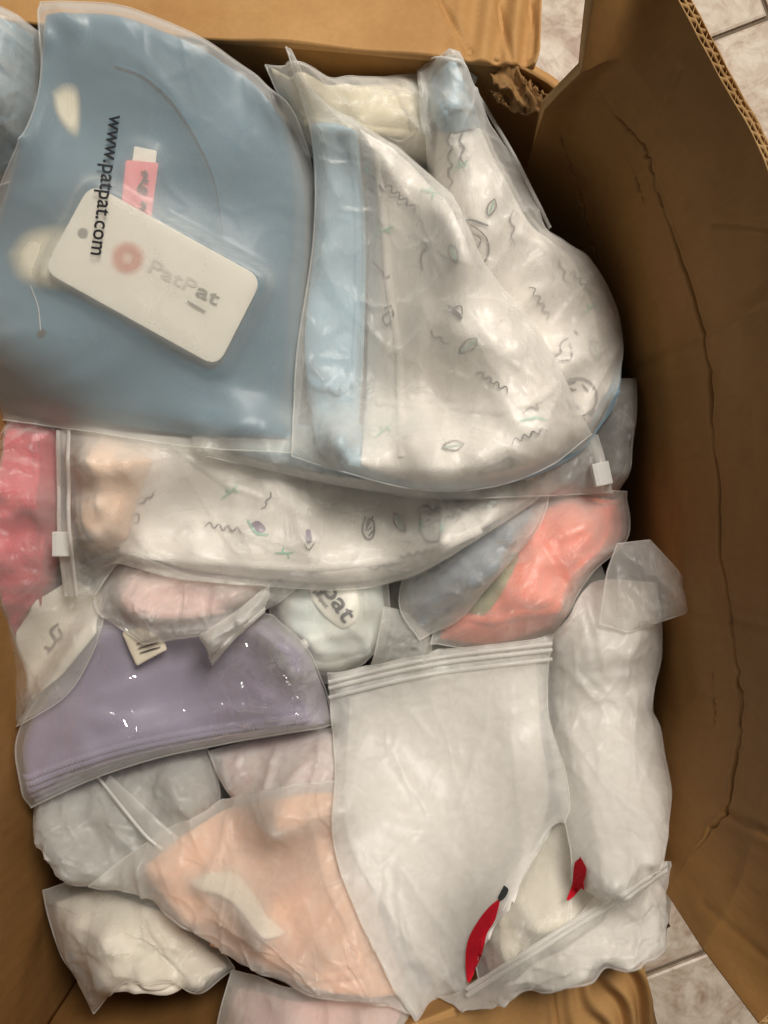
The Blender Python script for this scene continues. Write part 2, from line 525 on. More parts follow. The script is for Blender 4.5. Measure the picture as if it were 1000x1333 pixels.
def tile_mat(name):
    m, N, L = new_mat(name)
    out = node(N, 'ShaderNodeOutputMaterial')
    tc = node(N, 'ShaderNodeTexCoord')
    n1 = node(N, 'ShaderNodeTexNoise', Scale=16.0, Detail=8.0, Roughness=0.65); n1.inputs['Distortion'].default_value = 2.2
    n2 = node(N, 'ShaderNodeTexNoise', Scale=60.0, Detail=5.0); n2.inputs['Distortion'].default_value = 1.0
    L.new(tc.outputs['Object'], n1.inputs['Vector']); L.new(tc.outputs['Object'], n2.inputs['Vector'])
    cr = node(N, 'ShaderNodeValToRGB')
    e = cr.color_ramp.elements
    e[0].position = 0.32; e[0].color = rgba(lin((176, 148, 128)))
    e[1].position = 0.62; e[1].color = rgba(lin((226, 212, 194)))
    x = e.new(0.45); x.color = rgba(lin((206, 186, 166)))
    L.new(n1.outputs['Fac'], cr.inputs[0])
    m2 = node(N, 'ShaderNodeMix', data_type='RGBA', blend_type='MULTIPLY'); m2.inputs['Factor'].default_value = 0.5
    c2 = node(N, 'ShaderNodeValToRGB'); c2.color_ramp.elements[0].position = 0.3; c2.color_ramp.elements[0].color = (0.62, 0.56, 0.5, 1); c2.color_ramp.elements[1].position = 0.55
    L.new(n2.outputs['Fac'], c2.inputs[0])
    L.new(cr.outputs[0], m2.inputs['A']); L.new(c2.outputs[0], m2.inputs['B'])
    b = node(N, 'ShaderNodeBsdfPrincipled', Roughness=0.38)
    bp = node(N, 'ShaderNodeBump', Strength=0.3, Distance=0.002)
    L.new(n1.outputs['Fac'], bp.inputs['Height']); L.new(bp.outputs[0], b.inputs['Normal'])
    L.new(m2.outputs['Result'], b.inputs['Base Color'])
    L.new(b.outputs[0], out.inputs[0])
    return m

M = {}
M['frost'] = film_mat('frosted_film', 0.32)
M['frost_light'] = film_mat('clear_frosted_film', 0.06, spec=0.010, rough=0.4, bump=0.2, crease=20, edge=0.4)
M['frost_sheer'] = film_mat('near_clear_frosted_film', 0.055)
M['frost_thin'] = film_mat('sheer_frosted_film', 0.10)
M['frost_mid'] = film_mat('thin_frosted_film', 0.18)
M['frost_heavy'] = film_mat('milky_film', 0.62, bump=0.35, crease=26)
M['back'] = film_mat('back_film_plastic', 0.25, vary=False)
M['cello'] = film_mat('cellophane', 0.03, rough=0.10, spec=0.10, bump=0.5, crease=70, scale=60, edge=0.05)
M['zip'] = film_mat('zip_plastic', 0.6, rough=0.3, vary=False)
M['slider'] = plain_mat('slider_plastic', lin((228, 226, 220)), 0.35, 0.5, 0.72)
M['seam'] = film_mat('sealed_film_edge', 0.36, rough=0.3, vary=False)
M['board_in'] = board_mat('cardboard_inside', lin((152, 111, 62)), lin((132, 94, 49)))
M['board_out'] = board_mat('cardboard_outside', lin((184, 142, 90)), lin((164, 120, 70)), 'X')
M['board_edge'] = board_mat('cardboard_flute', lin((186, 152, 104)), lin((158, 122, 76)))
M['tile'] = tile_mat('stone_look_tile')
M['grout'] = plain_mat('grout', lin((120, 106, 90)), 0.9, 0.1, var=0.15)
M['ink'] = plain_mat('black_print', lin((40, 42, 44)), 0.6, 0.2)
M['ink_soft'] = plain_mat('grey_print', lin((98, 88, 88)), 0.9, 0.1)
M['ink_green'] = plain_mat('green_print', lin((128, 196, 168)), 0.9, 0.1)
M['ink_red'] = plain_mat('red_print', lin((196, 28, 44)), 0.9, 0.1)
M['ink_leaf'] = plain_mat('dark_green_print', lin((52, 58, 56)), 0.9, 0.1)
M['ink_purple'] = plain_mat('purple_print', lin((110, 84, 120)), 0.9, 0.1)
M['paper'] = plain_mat('white_card', lin((240, 236, 226)), 0.55, 0.3, var=0.02)
M['paper_cream'] = plain_mat('cream_card', lin((232, 222, 200)), 0.6, 0.3, var=0.03)
M['pink_ribbon'] = cloth_mat('pink_label_cloth', lin((236, 140, 148)), weave=1500)
M['white_ribbon'] = cloth_mat('white_label_cloth', lin((240, 236, 226)), weave=1500)
def C(name, rgb, **k):
    M[name] = cloth_mat(name, lin(rgb), **k)
C('blue_cotton', (62, 113, 138), var=0.08, weave=650, bump=0.5)
C('teal_cotton', (108, 150, 172), var=0.15)
C('white_cotton', (240, 234, 228), var=0.04)
C('cream_cotton', (238, 228, 200), var=0.08)
C('light_blue_cotton', (166, 200, 220), var=0.1)
C('peach_cotton', (250, 204, 170), col2=lin((246, 226, 206)))
C('ivory_cotton', (240, 232, 216), var=0.06)
C('slate_cotton', (130, 150, 172), col2=lin((104, 124, 146)))
C('coral_cotton', (255, 116, 78), col2=lin((250, 140, 104)))
C('olive_cotton', (150, 146, 84))
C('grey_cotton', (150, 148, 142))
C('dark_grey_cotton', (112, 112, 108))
C('rose_cotton', (214, 44, 80), col2=lin((168, 36, 44)), vscale=8)
C('blush_cotton', (242, 206, 198), col2=lin((232, 176, 172)))
C('skin_peach_cotton', (248, 184, 138), col2=lin((244, 200, 168)))
C('teal_white_cotton', (236, 236, 230), col2=lin((200, 218, 220)), vscale=14)
C('strap_cotton', (252, 238, 216), var=0.03)
def knit_mat(name, col, fu, fv, strength):
    m = cloth_mat(name, col, var=0.1, weave=500, bump=0.4)
    N, L = m.node_tree.nodes, m.node_tree.links
    uv = node(N, 'ShaderNodeTexCoord')
    w1 = node(N, 'ShaderNodeTexWave', Scale=fu, Distortion=0.6); w1.bands_direction = 'X'
    w2 = node(N, 'ShaderNodeTexWave', Scale=fv, Distortion=0.6); w2.bands_direction = 'Y'
    mu = node(N, 'ShaderNodeMath', operation='MULTIPLY')
    L.new(uv.outputs['UV'], w1.inputs['Vector']); L.new(uv.outputs['UV'], w2.inputs['Vector'])
    L.new(w1.outputs['Fac'], mu.inputs[0]); L.new(w2.outputs['Fac'], mu.inputs[1])
    b2 = node(N, 'ShaderNodeBump', Strength=strength, Distance=0.0012)
    L.new(mu.outputs[0], b2.inputs['Height'])
    pb = [x for x in N if x.type == 'BSDF_PRINCIPLED'][0]
    old = [x for x in N if x.type == 'BUMP' and x is not b2][0]
    L.new(old.outputs[0], b2.inputs['Normal']); L.new(b2.outputs[0], pb.inputs['Normal'])
    return m
C('lilac_knit', (144, 130, 166), col2=lin((158, 146, 178)), weave=650, bump=0.7, vscale=30)
C('lilac_side', (176, 164, 198), var=0.14, weave=420, bump=0.9)

# ------------------------------------------------------------------ bag and garment builders
def garment(name, label, sides, T, mat, r=None, eu=0.03, ev=0.03, step=5, seed=1, smooth=True, lump=0.12, cat='garment', sub=1, group=None, wr=None, it=1, fillin=22, flat=0.6, hems=None, **_):
    """a folded garment of thickness T (metres) lying on the pile inside the pixel outline"""
    r = r or max(T * 1.3, 0.012)
    base = Field(); base.h = np.maximum(HF.h, blur(HF.h, fillin))
    G = coons(sides, step, field=base, lift=0.001, smooth=smooth)
    d = edge_dist(G)
    k = np.clip(d / r, 0, 1)
    h = T * np.sin(k * math.pi / 2) ** 0.9
    h = h * flat * (1 + lump * fbm(G[..., 0] * 22, G[..., 1] * 22, seed + 5, 2))
    top = G.copy(); top[..., 2] = np.maximum(G[..., 2], base.get(G[..., 0], G[..., 1])) + h + 0.0008
    if it:
        kw = dict(folds=32, amp=0.0055, width=(0.003, 0.007), length=(0.03, 0.12), crump=0.0005, cell=0.03, sharp=False, rim=0.015, lowf=0.0006)
        kw.update(wr or {})
        top[..., 2] += wrinkle(top, seed, **kw)
    B = G.copy()
    B[..., 2] = np.minimum(B[..., 2], top[..., 2] - 0.002)
    o = solid(name, top, B, mat, None, sub)
    tag(o, label, cat, group)
    HF.put(top)
    if hems is None:
        hems = [] if T < 0.012 or not it else [('v', 0.80, 0.007), ('u', 0.84 if seed % 2 else 0.17, 0.006)]
    for ax, q, w in hems:
        t = np.linspace(0.06, 0.94, 90)
        wob = q + 0.012 * np.sin(t * 7 + seed) + 0.006 * np.sin(t * 19 + seed)
        P = on_sheet(top, t, wob, 0.0002) if ax == 'v' else on_sheet(top, wob, t, 0.0002)
        P[:, 2] = np.convolve(np.pad(P[:, 2], 3, mode='edge'), np.ones(7) / 7, 'valid')
        adopt(ribbon('hem', P, w, mat, None, 0.0022), o)
        HF.put(np.stack([P + np.array([0, 0, 0.002])] * 2, 0) + np.array([[[0, 0, 0]], [[0.001, 0.001, 0]]]))
    return o, top

def bag(label, sides, film='frost', seed=1, step=3.0, smooth=True, name='zip_bag', cat='bag', seams=(0, 1, 2, 3), back=True, group=None, lift=0.0022, sub=0, gap=0.0018, seam_w=0.0012, edge_blur=3, zmin=None, wr=None, taut=260, **_):
    f = Field(); f.h = dilate(HF.h)
    G = coons(sides, step, field=f, lift=lift, smooth=smooth, edge_blur=edge_blur, zmin=zmin)
    n, m, _s = G.shape
    root = empty(name, G.reshape(-1, 3).min(0) * np.array([0, 0, 1]) + np.append(G[..., :2].reshape(-1, 2).mean(0), 0))
    tag(root, label, cat, group)
    D = membrane(G, f, gap, taut)
    D[..., 2] += wrinkle(D, seed, **(wr or {}))
    adopt(sheet('front_film', D, M[film], None, sub), root)
    if back:
        q = slice(None, None, 2)
        Bk = G[q, q].copy()
        u0 = np.clip(edge_dist(Bk) / 0.02, 0, 1)
        Bk[..., 2] = np.minimum(Bk[..., 2] - 0.0006, D[q, q][..., 2] - 0.0006 - 0.0008 * u0)
        adopt(sheet('back_film', Bk, M['back'], None, 0), root)
    E = [D[0], D[:, -1], D[-1][::-1], D[:, 0][::-1]]
    for s in seams:
        adopt(ribbon('seam', E[s] + np.array([0, 0, 0.0003]), seam_w, M['seam'], None, 0.0005), root)
    HF.put(D, 2)
    return root, D
def on_sheet(D, u, v, lift=0.0005):
    """point at the share u across and v down a settled sheet"""
    n, m, _ = D.shape
    a = np.clip(np.asarray(v, float) * (n - 1), 0, n - 1.001); b = np.clip(np.asarray(u, float) * (m - 1), 0, m - 1.001)
    i = a.astype(int); j = b.astype(int); fa = (a - i)[..., None]; fb = (b - j)[..., None]
    p = (D[i, j] * (1 - fb) + D[i, j + 1] * fb) * (1 - fa) + (D[i + 1, j] * (1 - fb) + D[i + 1, j + 1] * fb) * fa
    return p + np.array([0, 0, lift])
def zipper(root, D, side, inset=0.035, w=0.0035, gap=0.010):
    """two pressed ridges that run along one side of a bag"""
    t = np.linspace(0.0, 1, 60)
    n, m, _ = D.shape
    Lv = np.linalg.norm(np.diff(D[:, m // 2], axis=0), axis=-1).sum(); Lu = np.linalg.norm(np.diff(D[n // 2], axis=0), axis=-1).sum()
    for k in range(2):
        q = (0.006 + k * gap * 0.5) 
        if side == 0: P = on_sheet(D, t, np.full(60, q / Lv))
        if side == 2: P = on_sheet(D, t, np.full(60, 1 - q / Lv))
        if side == 3: P = on_sheet(D, np.full(60, q / Lu), t)
        if side == 1: P = on_sheet(D, np.full(60, 1 - q / Lu), t)
        adopt(ribbon('zip_ridge', P, w, M['zip'], None, 0.0016), root)
def slider(root, px, py, ang, L=0.017, w=0.013, f=None, lift=0.0):
    """moulded slider: a saddle body with two cheeks and a grip ridge"""
    p = drop(np.array([px]), np.array([py]), f, 0.0025 + lift)[0]
    a = math.radians(ang)
    ex = np.array([math.cos(a), math.sin(a), 0]); ey = np.array([-math.sin(a), math.cos(a), 0]); ez = np.array([0, 0, 1.0])
    it = [(p + ez * 0.003, ex * L / 2, ey * w * 0.36, ez * 0.0012),
          (p + ey * w * 0.40, ex * L / 2, ey * w * 0.12, ez * 0.0040),
          (p - ey * w * 0.40, ex * L / 2, ey * w * 0.12, ez * 0.0040)]
    return adopt(boxes('slider', it, M['slider'], None, 0.0009), root)

def stroke(root, pts, w=1.6, mat='ink_soft', f=None, name='printed_line', smooth=True, lift=0.0015):
    """a printed line in pixels, laid on the surface below"""
    q = np.array(pts, float)
    ln = np.linalg.norm(np.diff(q, axis=0), axis=1).sum()
    c = spline(pts, max(6, int(ln / 3)), smooth)
    P = drop(c[:, 0], c[:, 1], f, lift)
    k = np.linspace(0, 1, len(P))
    wid = w * 1.3 * 0.00056 * (0.7 + 0.5 * np.sin(k * math.pi))
    return adopt(ribbon(name, P, wid, M[mat], None, 0.0002), root)
def patch(root, pts, mat, f=None, name='printed_patch', lift=0.0014, step=4, smooth=True):
    """a filled printed shape: outline in pixels, fan of rings on the surface below"""
    q = spline(list(pts) + [pts[0]], 48, smooth)[:-1, :2]
    c = q.mean(0)
    rings = [c[None] + (q - c) * s for s in np.linspace(0.02, 1, 9)]
    V = np.vstack([drop(rr[:, 0], rr[:, 1], f, lift) for rr in rings])
    k = len(q); F = []
    for a in range(8):
        for i in range(k):
            F.append([a * k + i, a * k + (i + 1) % k, (a + 1) * k + (i + 1) % k, (a + 1) * k + i])
    return adopt(mesh_obj(name, V, F, M[mat]), root)
def smooth_field(k=5):
    f = Field(); f.h = blur(HF.h, k); return f
def lettering(root, txt, px0, py0, px1, py1, size, mat='ink', name='printed_text', f=None, lift=0.0006, shear=0.0):
    """flat lettering whose baseline runs from one pixel to the other"""
    cu = bpy.data.curves.new('t', 'FONT'); cu.body = txt; cu.size = 1.0; cu.offset = 0.012; cu.resolution_u = 3
    ob = bpy.data.objects.new('t', cu); COL.objects.link(ob)
    dg = bpy.context.evaluated_depsgraph_get()
    me = ob.evaluated_get(dg).to_mesh()
    V = np.array([v.co[:] for v in me.vertices]); F = [list(p.vertices) for p in me.polygons]
    ob.evaluated_get(dg).to_mesh_clear()
    bpy.data.objects.remove(ob); bpy.data.curves.remove(cu)
    f = f or smooth_field()
    L = V[:, 0].max()
    d = np.array([px1 - px0, py1 - py0], float); n = np.linalg.norm(d); d /= n
    up = np.array([d[1], -d[0]])
    p = np.array([px0, py0]) + d * (V[:, :1] / L * n) + up * (V[:, 1:2] * size)
    return adopt(mesh_obj(name, drop(p[:, 0], p[:, 1], f, lift), F, M[mat], smooth=False), root)

# ================================================================== SETTING: tiled floor
floor = mesh_obj('floor', [(-2, -2, -0.006), (2, -2, -0.006), (2, 2, -0.006), (-2, 2, -0.006)], [[0, 1, 2, 3]], M['grout'], smooth=False)
floor['kind'] = 'structure'
TA = math.radians(21); TS = 0.334; TG = 0.006
ca, sa = math.cos(TA), math.sin(TA)
tile_me = None
for i in range(-4, 5):
    for j in range(-4, 5):
        c0 = 0.30 + (i + 0.5) * TS; c1 = 0.382 + (j + 0.5) * TS
        cx = c0 * ca - c1 * sa; cy = c0 * sa + c1 * ca
        if abs(cx) > 0.95 or abs(cy) > 0.95:
            continue
        if tile_me is None:
            h = TS / 2 - TG / 2; b = 0.0025
            V = [(-h, -h, -0.006), (h, -h, -0.006), (h, h, -0.006), (-h, h, -0.006), (-h, -h, -0.0015), (h, -h, -0.0015), (h, h, -0.0015), (-h, h, -0.0015),
                 (-h + b, -h + b, 0), (h - b, -h + b, 0), (h - b, h - b, 0), (-h + b, h - b, 0)]
            F = [[8, 9, 10, 11]]
            for a in range(4):
                F += [[a, (a + 1) % 4, 4 + (a + 1) % 4, 4 + a], [4 + a, 4 + (a + 1) % 4, 8 + (a + 1) % 4, 8 + a]]
            t = mesh_obj('tile', V, F, M['tile'], floor, smooth=False)
            tile_me = t.data
        else:
            t = bpy.data.objects.new('tile', tile_me); COL.objects.link(t); t.parent = floor
        t.location = (cx, cy, 0); t.rotation_euler = (0, 0, TA + (i * 3 + j) % 4 * math.pi / 2)

# ================================================================== THE BOX
box = empty('cardboard_box', (0, 0, 0.0))
tag(box, 'worn brown cardboard box with open flaps, filled with bagged clothes', 'box')
THK = 0.006

def polydist(px, py, line):
    d = np.full(px.shape, 1e9)
    L = np.array(line, float)
    for a, b in zip(L[:-1], L[1:]):
        ab = b - a
        t = np.clip(((px - a[0]) * ab[0] + (py - a[1]) * ab[1]) / (ab @ ab), 0, 1)
        d = np.minimum(d, np.hypot(px - a[0] - t * ab[0], py - a[1] - t * ab[1]))
    return d
def proj(G):
    w = W(G[..., 2])
    return 500 + G[..., 0] / w * 1000, 666.5 - G[..., 1] / w * 1000
def jag(line, seed, amp=2.2):
    c = spline(line, 40, True)
    r = np.random.default_rng(seed)
    return c[:, :2] + r.normal(0, amp * 0.5, (40, 2))
def rows_grid(rows, nu, nvs):
    R = [spline([at(*p) if len(p) == 3 else p[1:] for p in row], nu) for row in rows]
    out = []
    for k, nv in enumerate(nvs):
        t = np.linspace(0, 1, nv, endpoint=(k == len(nvs) - 1))
        for a in t:
            out.append(R[k] * (1 - a) + R[k + 1] * a)
    return np.array(out)
def normals(G):
    du = np.gradient(G, axis=1); dv = np.gradient(G, axis=0)
    n = np.cross(du, dv)
    return n / (np.linalg.norm(n, axis=-1)[..., None] + 1e-12)
def panel(name, G, side, disp=None, mat_in='board_in', mat_out='board_out', wob=0.0015, seed=3, wear=None, open_top=False):
    """a board: an inner liner with its dents, an outer liner THK behind it, edges closed"""
    nrm = normals(G) * side
    d = wob * fbm(G[..., 0] * 14 + G[..., 2] * 9, G[..., 1] * 14 + G[..., 2] * 5, seed, 2)
    if disp is not None:
        d = d + disp(*proj(G))
    I = G + nrm * d[..., None]
    n, m, _ = G.shape
    O = G - nrm * THK
    V = np.vstack([I.reshape(-1, 3), O.reshape(-1, 3)])
    k = n * m
    F = grid_faces(n, m) + grid_faces(n, m, k, True)
    ring = [j for j in range(m)] + [i * m + m - 1 for i in range(1, n)] + [(n - 1) * m + j for j in range(m - 2, -1, -1)] + [i * m for i in range(n - 2, 0, -1)]
    nf = len(F)
    for a, b in zip(ring, ring[1:] + ring[:1]):
        if open_top and a >= (n - 1) * m and b >= (n - 1) * m:
            continue
        F.append([a, a + k, b + k, b])
    o = mesh_obj(name, V, F, M[mat_in], None)
    if wear is not None:
        at_ = o.data.attributes.new('torn', 'FLOAT', 'POINT')
        at_.data.foreach_set('value', np.r_[wear(*proj(G)).ravel(), np.zeros(k)].astype(np.float32))
    o.data.materials.append(M[mat_out]); o.data.materials.append(M['board_edge'])
    mi = np.zeros(len(F), int); mi[nf // 2:nf] = 1; mi[nf:] = 2 if wear is not None and name == 'flap' else 1
    o.data.polygons.foreach_set('material_index', mi)
    adopt(o, box)
    return o, I

HZ = 0.45
hinge = [(708, 143, HZ), (765, 128, HZ), (815, 170, HZ), (850, 225, HZ), (885, 310, HZ), (915, 430, HZ), (930, 560, HZ), (940, 700, HZ), (958, 850, HZ), (963, 950, HZ), (935, 1065, HZ), (895, 1125, HZ), (870, 1165, HZ)]
mid = [(757, 94, .505), (815, 80, .505), (880, 165, .505), (928, 270, .505), (960, 400, .505), (982, 560, .505), (993, 700, .505), (1003, 850, .505), (1005, 960, .505), (985, 1080, .505), (950, 1180, .505), (915, 1235, .505)]
free = [(776, -30, .56), (835, -85, .56), (885, 0, .56), (940, 105, .56), (995, 212, .56), (1030, 350, .56), (1060, 560, .56), (1070, 800, .56), (1065, 1000, .56), (1050, 1150, .56), (1020, 1290, .56), (988, 1333, .56)]
foot = [('w', .125, .285, .0), ('w', .19, .12, .0), ('w', .205, -.05, .0), ('w', .195, -.2, .0), ('w', .19, -.29, .0)]
sag = [('w', .115, .275, .30), ('w', .165, .215, .30), ('w', .205, .10, .30), ('w', .222, -.05, .30), ('w', .222, -.17, .30), ('w', .192, -.26, .30)]
cracks = [([(778, 118), (800, 150), (812, 160), (840, 190), (848, 220), (855, 250), (868, 280)], 1.5, 0.0022), ([(816, 205), (825, 225), (838, 265)], 1.1, 0.0014),
          ([(855, 250), (868, 280), (880, 320), (893, 360), (905, 400), (915, 435), (918, 465), (925, 500), (928, 540), (933, 600), (938, 660), (940, 720), (948, 770), (958, 820), (962, 870)], 1.6, 0.0024),
          ([(955, 790), (962, 850), (967, 910), (966, 950), (962, 975), (953, 1020), (945, 1058), (930, 1075), (908, 1108)], 1.7, 0.0024),
          ([(728, 170), (750, 240), (768, 310), (780, 345)], 1.4, 0.0018), ([(930, 870), (928, 945)], 1.0, 0.001)]
soft = [([(1010, 375), (915, 435), (830, 475)], 6, 0.0014), ([(885, 90), (842, 185)], 6, 0.0012), ([(1010, 1090), (945, 1058)], 5, 0.0014),
        ([(880, 790), (1000, 815)], 5, 0.0009), ([(920, 1180), (1000, 1250)], 6, 0.0005), ([(930, 290), (1000, 300)], 4, 0.0007), ([(850, 430), (850, 470), (880, 700), (900, 900)], 9, 0.0016)]
def polydist_t(px, py, line):
    d = np.full(px.shape, 1e9); tt = np.zeros(px.shape)
    n = len(line) - 1
    for k, (a, b) in enumerate(zip(line[:-1], line[1:])):
        ab = b - a
        t = np.clip(((px - a[0]) * ab[0] + (py - a[1]) * ab[1]) / (ab @ ab), 0, 1)
        q = np.hypot(px - a[0] - t * ab[0], py - a[1] - t * ab[1])
        u = q < d
        d = np.where(u, q, d); tt = np.where(u, (k + t) / n, tt)
    return d, tt
cj = [(jag(l, 40 + i, 2.6), w, d, i) for i, (l, w, d) in enumerate(cracks)]
def crack_w(px, py, l, i):
    q, t = polydist_t(px, py, l)
    g = np.clip(0.65 + 1.1 * vnoise(t * 11 + i * 3.1, t * 0 + i, 60 + i), 0.28, 1.1) * np.clip(np.minimum(t, 1 - t) * 9, 0, 1) ** 0.7
    return q, g
def dents(px, py):
    d = np.zeros(px.shape)
    for l, w, k, i in cj:
        q, g = crack_w(px, py, l, i)
        w = w * (0.45 + 0.45 * g)
        d += g * k * (-1.0 * np.exp(-(q / w) ** 2) + 0.28 * np.exp(-((q - 3 * w) / (1.8 * w)) ** 2))
    for l, w, k in soft:
        q = polydist(px, py, l)
        k = k * 0.9
        d += -k * np.exp(-(q / w) ** 2) + k * 0.5 * np.exp(-((q - 2.2 * w) / (1.5 * w)) ** 2)
    return d
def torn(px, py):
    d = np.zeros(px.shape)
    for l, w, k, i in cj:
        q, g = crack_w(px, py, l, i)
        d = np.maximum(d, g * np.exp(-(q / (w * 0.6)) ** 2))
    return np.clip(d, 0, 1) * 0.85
rw, RWI = panel('wall', rows_grid([foot, sag, hinge], 760, [8, 230]), 1, dents, wob=0.003, wear=torn)
rw['label'] = 'bowed side wall of the box, creased and in shade'
rf, RFI = panel('flap', rows_grid([hinge, mid, free], 760, [110, 110]), 1, dents, wob=0.003, wear=torn, open_top=True)
rf['label'] = 'upright side flap with its corrugated cut edge showing'
# the open corrugations at the flap's free edge: two wavy webs and a middle liner between the faces
edge = RFI[-1]
nr = normals(RFI)[-1] * -1.0
inward = RFI[-1] - RFI[-4]
inward /= np.linalg.norm(inward, axis=1)[:, None]
E = spline(edge, 1500); NR = spline(np.c_[edge[:, :2], nr], 1500)[:, 2:]; INW = spline(np.c_[edge[:, :2], inward], 1500)[:, 2:]
NR /= np.linalg.norm(NR, axis=1)[:, None]
arc = np.r_[0, np.cumsum(np.linalg.norm(np.diff(E, axis=0), axis=1))]
def web(off, amp, lam, ph, name, mat='board_edge', tk=0.0):
    c = off + amp * np.sin(arc / lam * 2 * math.pi + ph + 1.3 * np.sin(arc * 37))
    a = E + NR * c[:, None] + INW * (0.0003 * np.sin(arc * 300 + ph))[:, None]
    b = E + NR * c[:, None] - INW * 0.004
    V = np.stack([a, b, b + NR * 0.0003, a + NR * 0.0003], 1).reshape(-1, 3)
    F = []
    for i in range(len(E) - 1):
        for q in range(4):
            F.append([i * 4 + q, i * 4 + (q + 1) % 4, i * 4 + 4 + (q + 1) % 4, i * 4 + 4 + q])
    o = mesh_obj(name, V, F, M[mat], None)
    adopt(o, box); o.parent = rf; o.matrix_parent_inverse = (box.matrix_basis @ rf.matrix_basis).inverted()
    return o
web(0.0006, 0.0, 1, 0, 'liner'); web(0.0040, 0.0, 1, 0, 'liner'); web(0.0074, 0.0, 1, 0, 'liner')
web(0.0023, 0.0016, 0.0088, 0.4, 'flute'); web(0.0057, 0.0016, 0.0074, 1.4, 'flute')

# far wall and its flap
RZ = 0.444
top_h = [(-90, 22, RZ), (100, 32, RZ), (240, 46, RZ), (400, 57, RZ), (540, 70, RZ), (650, 80, RZ), (697, 84, RZ)]
def drop_wall(row, z, push=0.0):
    return [('w', *(at(*p)[:2] * (1 + push)), z) for p in row]
top_w = [(a_, b_, RZ - 0.004) for a_, b_, _c in top_h[:-1]] + [(706, 104, RZ - 0.004), (730, 124, RZ - 0.004)]
def wavy(px, py):
    k = np.clip((px - 560) / 120, 0, 1)
    return 0.004 * k * np.sin(px * 0.17 + py * 0.02) + 0.0012 * np.sin(px * 0.035 + 1) - 0.0035 * np.exp(-(polydist(px, py, [(572, 0), (600, 50), (612, 66)]) / 3) ** 2) \
        - 0.0035 * np.exp(-(polydist(px, py, [(650, 0), (658, 40), (666, 78)]) / 3.5) ** 2) - 0.003 * np.exp(-(polydist(px, py, [(692, 0), (697, 40), (694, 70)]) / 3) ** 2)
w1, _ = panel('wall', rows_grid([drop_wall(top_w, 0.0), drop_wall(top_w, 0.30), top_w], 240, [6, 40]), 1, None)
f1, F1I = panel('flap', rows_grid([top_h, [(-90, 10, .443), (240, 34, .443), (540, 58, .443), (702, 70, .443)], [(-90, -190, .41), (300, -180, .41), (560, -175, .41), (712, -160, .41)]], 300, [8, 60]), 1, wavy, mat_in='board_out', mat_out='board_out', wob=0.003)
f1['label'] = 'bright tan flap folded outward, creased at its torn end'
# left wall
TL = at(-90, 22, RZ); BL = at(-62, 1530, RZ)
lw_ = [('w', TL[0], TL[1], RZ), ('w', -0.298, 0.1, RZ), ('w', -0.298, -0.15, RZ), ('w', BL[0], BL[1], RZ)]
w2, _ = panel('wall', rows_grid([[(p[0], p[1], p[2], 0.0) for p in lw_], lw_], 120, [60]), -1, None, wob=0.005)
# near wall and flap
bot_h = [(-115, 1546, RZ), (120, 1478, RZ), (300, 1420, RZ), (560, 1325, RZ), (720, 1262, RZ), (830, 1215, RZ), (868, 1196, RZ)]
w3, _ = panel('wall', rows_grid([drop_wall(bot_h, 0.0, -0.02), drop_wall(bot_h, 0.30), bot_h], 200, [6, 40]), -1, None, wob=0.004)
nb_h = [(300, 1425, RZ), (560, 1330, RZ), (720, 1266, RZ), (828, 1224, RZ)]
def wavy2(px, py):
    k = np.clip((px - 700) / 110, 0, 1)
    return 0.0045 * k * np.sin(px * 0.2 - py * 0.07 + 1.8 * np.sin(px * 0.05 + py * 0.03)) + 0.0015 * np.sin(px * 0.045) - 0.003 * np.exp(-(polydist(px, py, [(716, 1270), (726, 1340)]) / 3) ** 2)
f3, _ = panel('flap', rows_grid([nb_h, [(330, 1560, .43), (600, 1470, .43), (760, 1400, .43), (862, 1352, .43)]], 300, [80]), -1, wavy2, mat_in='board_out', mat_out='board_out', wob=0.003)
f3['label'] = 'near flap folded outward, crumpled at its end'
bt = boxes('bottom', [((-0.045, -0.03, 0.006), (0.245, 0, 0), (0, 0.33, 0), (0, 0, 0.003))], M['board_in'])
adopt(bt, box)
# torn, crumpled board at the far corner
M['board_torn'] = board_mat('torn_cardboard', lin((150, 114, 70)), lin((116, 82, 46)))
def tear(label_, loop, z0, z1, seed, rough):
    """a ragged scrap of liner: rough rim, crumpled surface"""
    q = spline(loop + [loop[0]], 61)[:-1, :2]
    r_ = np.random.default_rng(seed)
    q = q + r_.normal(0, 1.3, q.shape)
    c = q.mean(0)
    V = []
    for s_ in np.linspace(0.03, 1, 9):
        rr = c + (q - c) * s_
        t = (rr[:, 1] - q[:, 1].min()) / np.ptp(q[:, 1])
        z = z0 + (z1 - z0) * t
        w = W(z)
        x = (rr[:, 0] - 500) / 1000 * w; y = (666.5 - rr[:, 1]) / 1000 * w
        V.append(np.stack([x, y, z + rough * fbm(x * 160 + y * 90, y * 60 - x * 30, seed, 3)], 1))
    V = np.vstack(V); k = 60; n = len(V)
    F = [[a_ * k + i, a_ * k + (i + 1) % k, (a_ + 1) * k + (i + 1) % k, (a_ + 1) * k + i] for a_ in range(8) for i in range(k)]
    F += [[n + v for v in f[::-1]] for f in F]
    F += [[8 * k + i, 8 * k + (i + 1) % k, n + 8 * k + (i + 1) % k, n + 8 * k + i] for i in range(k)]
    return adopt(mesh_obj(label_, np.vstack([V, V - np.array([0, 0, 0.0022])]), F, M['board_torn'], None), box)
tear('torn_corner', [(640, 88), (664, 82), (688, 88), (698, 108), (716, 140), (712, 154), (694, 146), (668, 124), (646, 112)], 0.440, 0.428, 5, 0.014)
tear('torn_ply', [(640, 118), (658, 122), (676, 130), (694, 140), (690, 148), (668, 140), (650, 132)], 0.432, 0.424, 8, 0.010)
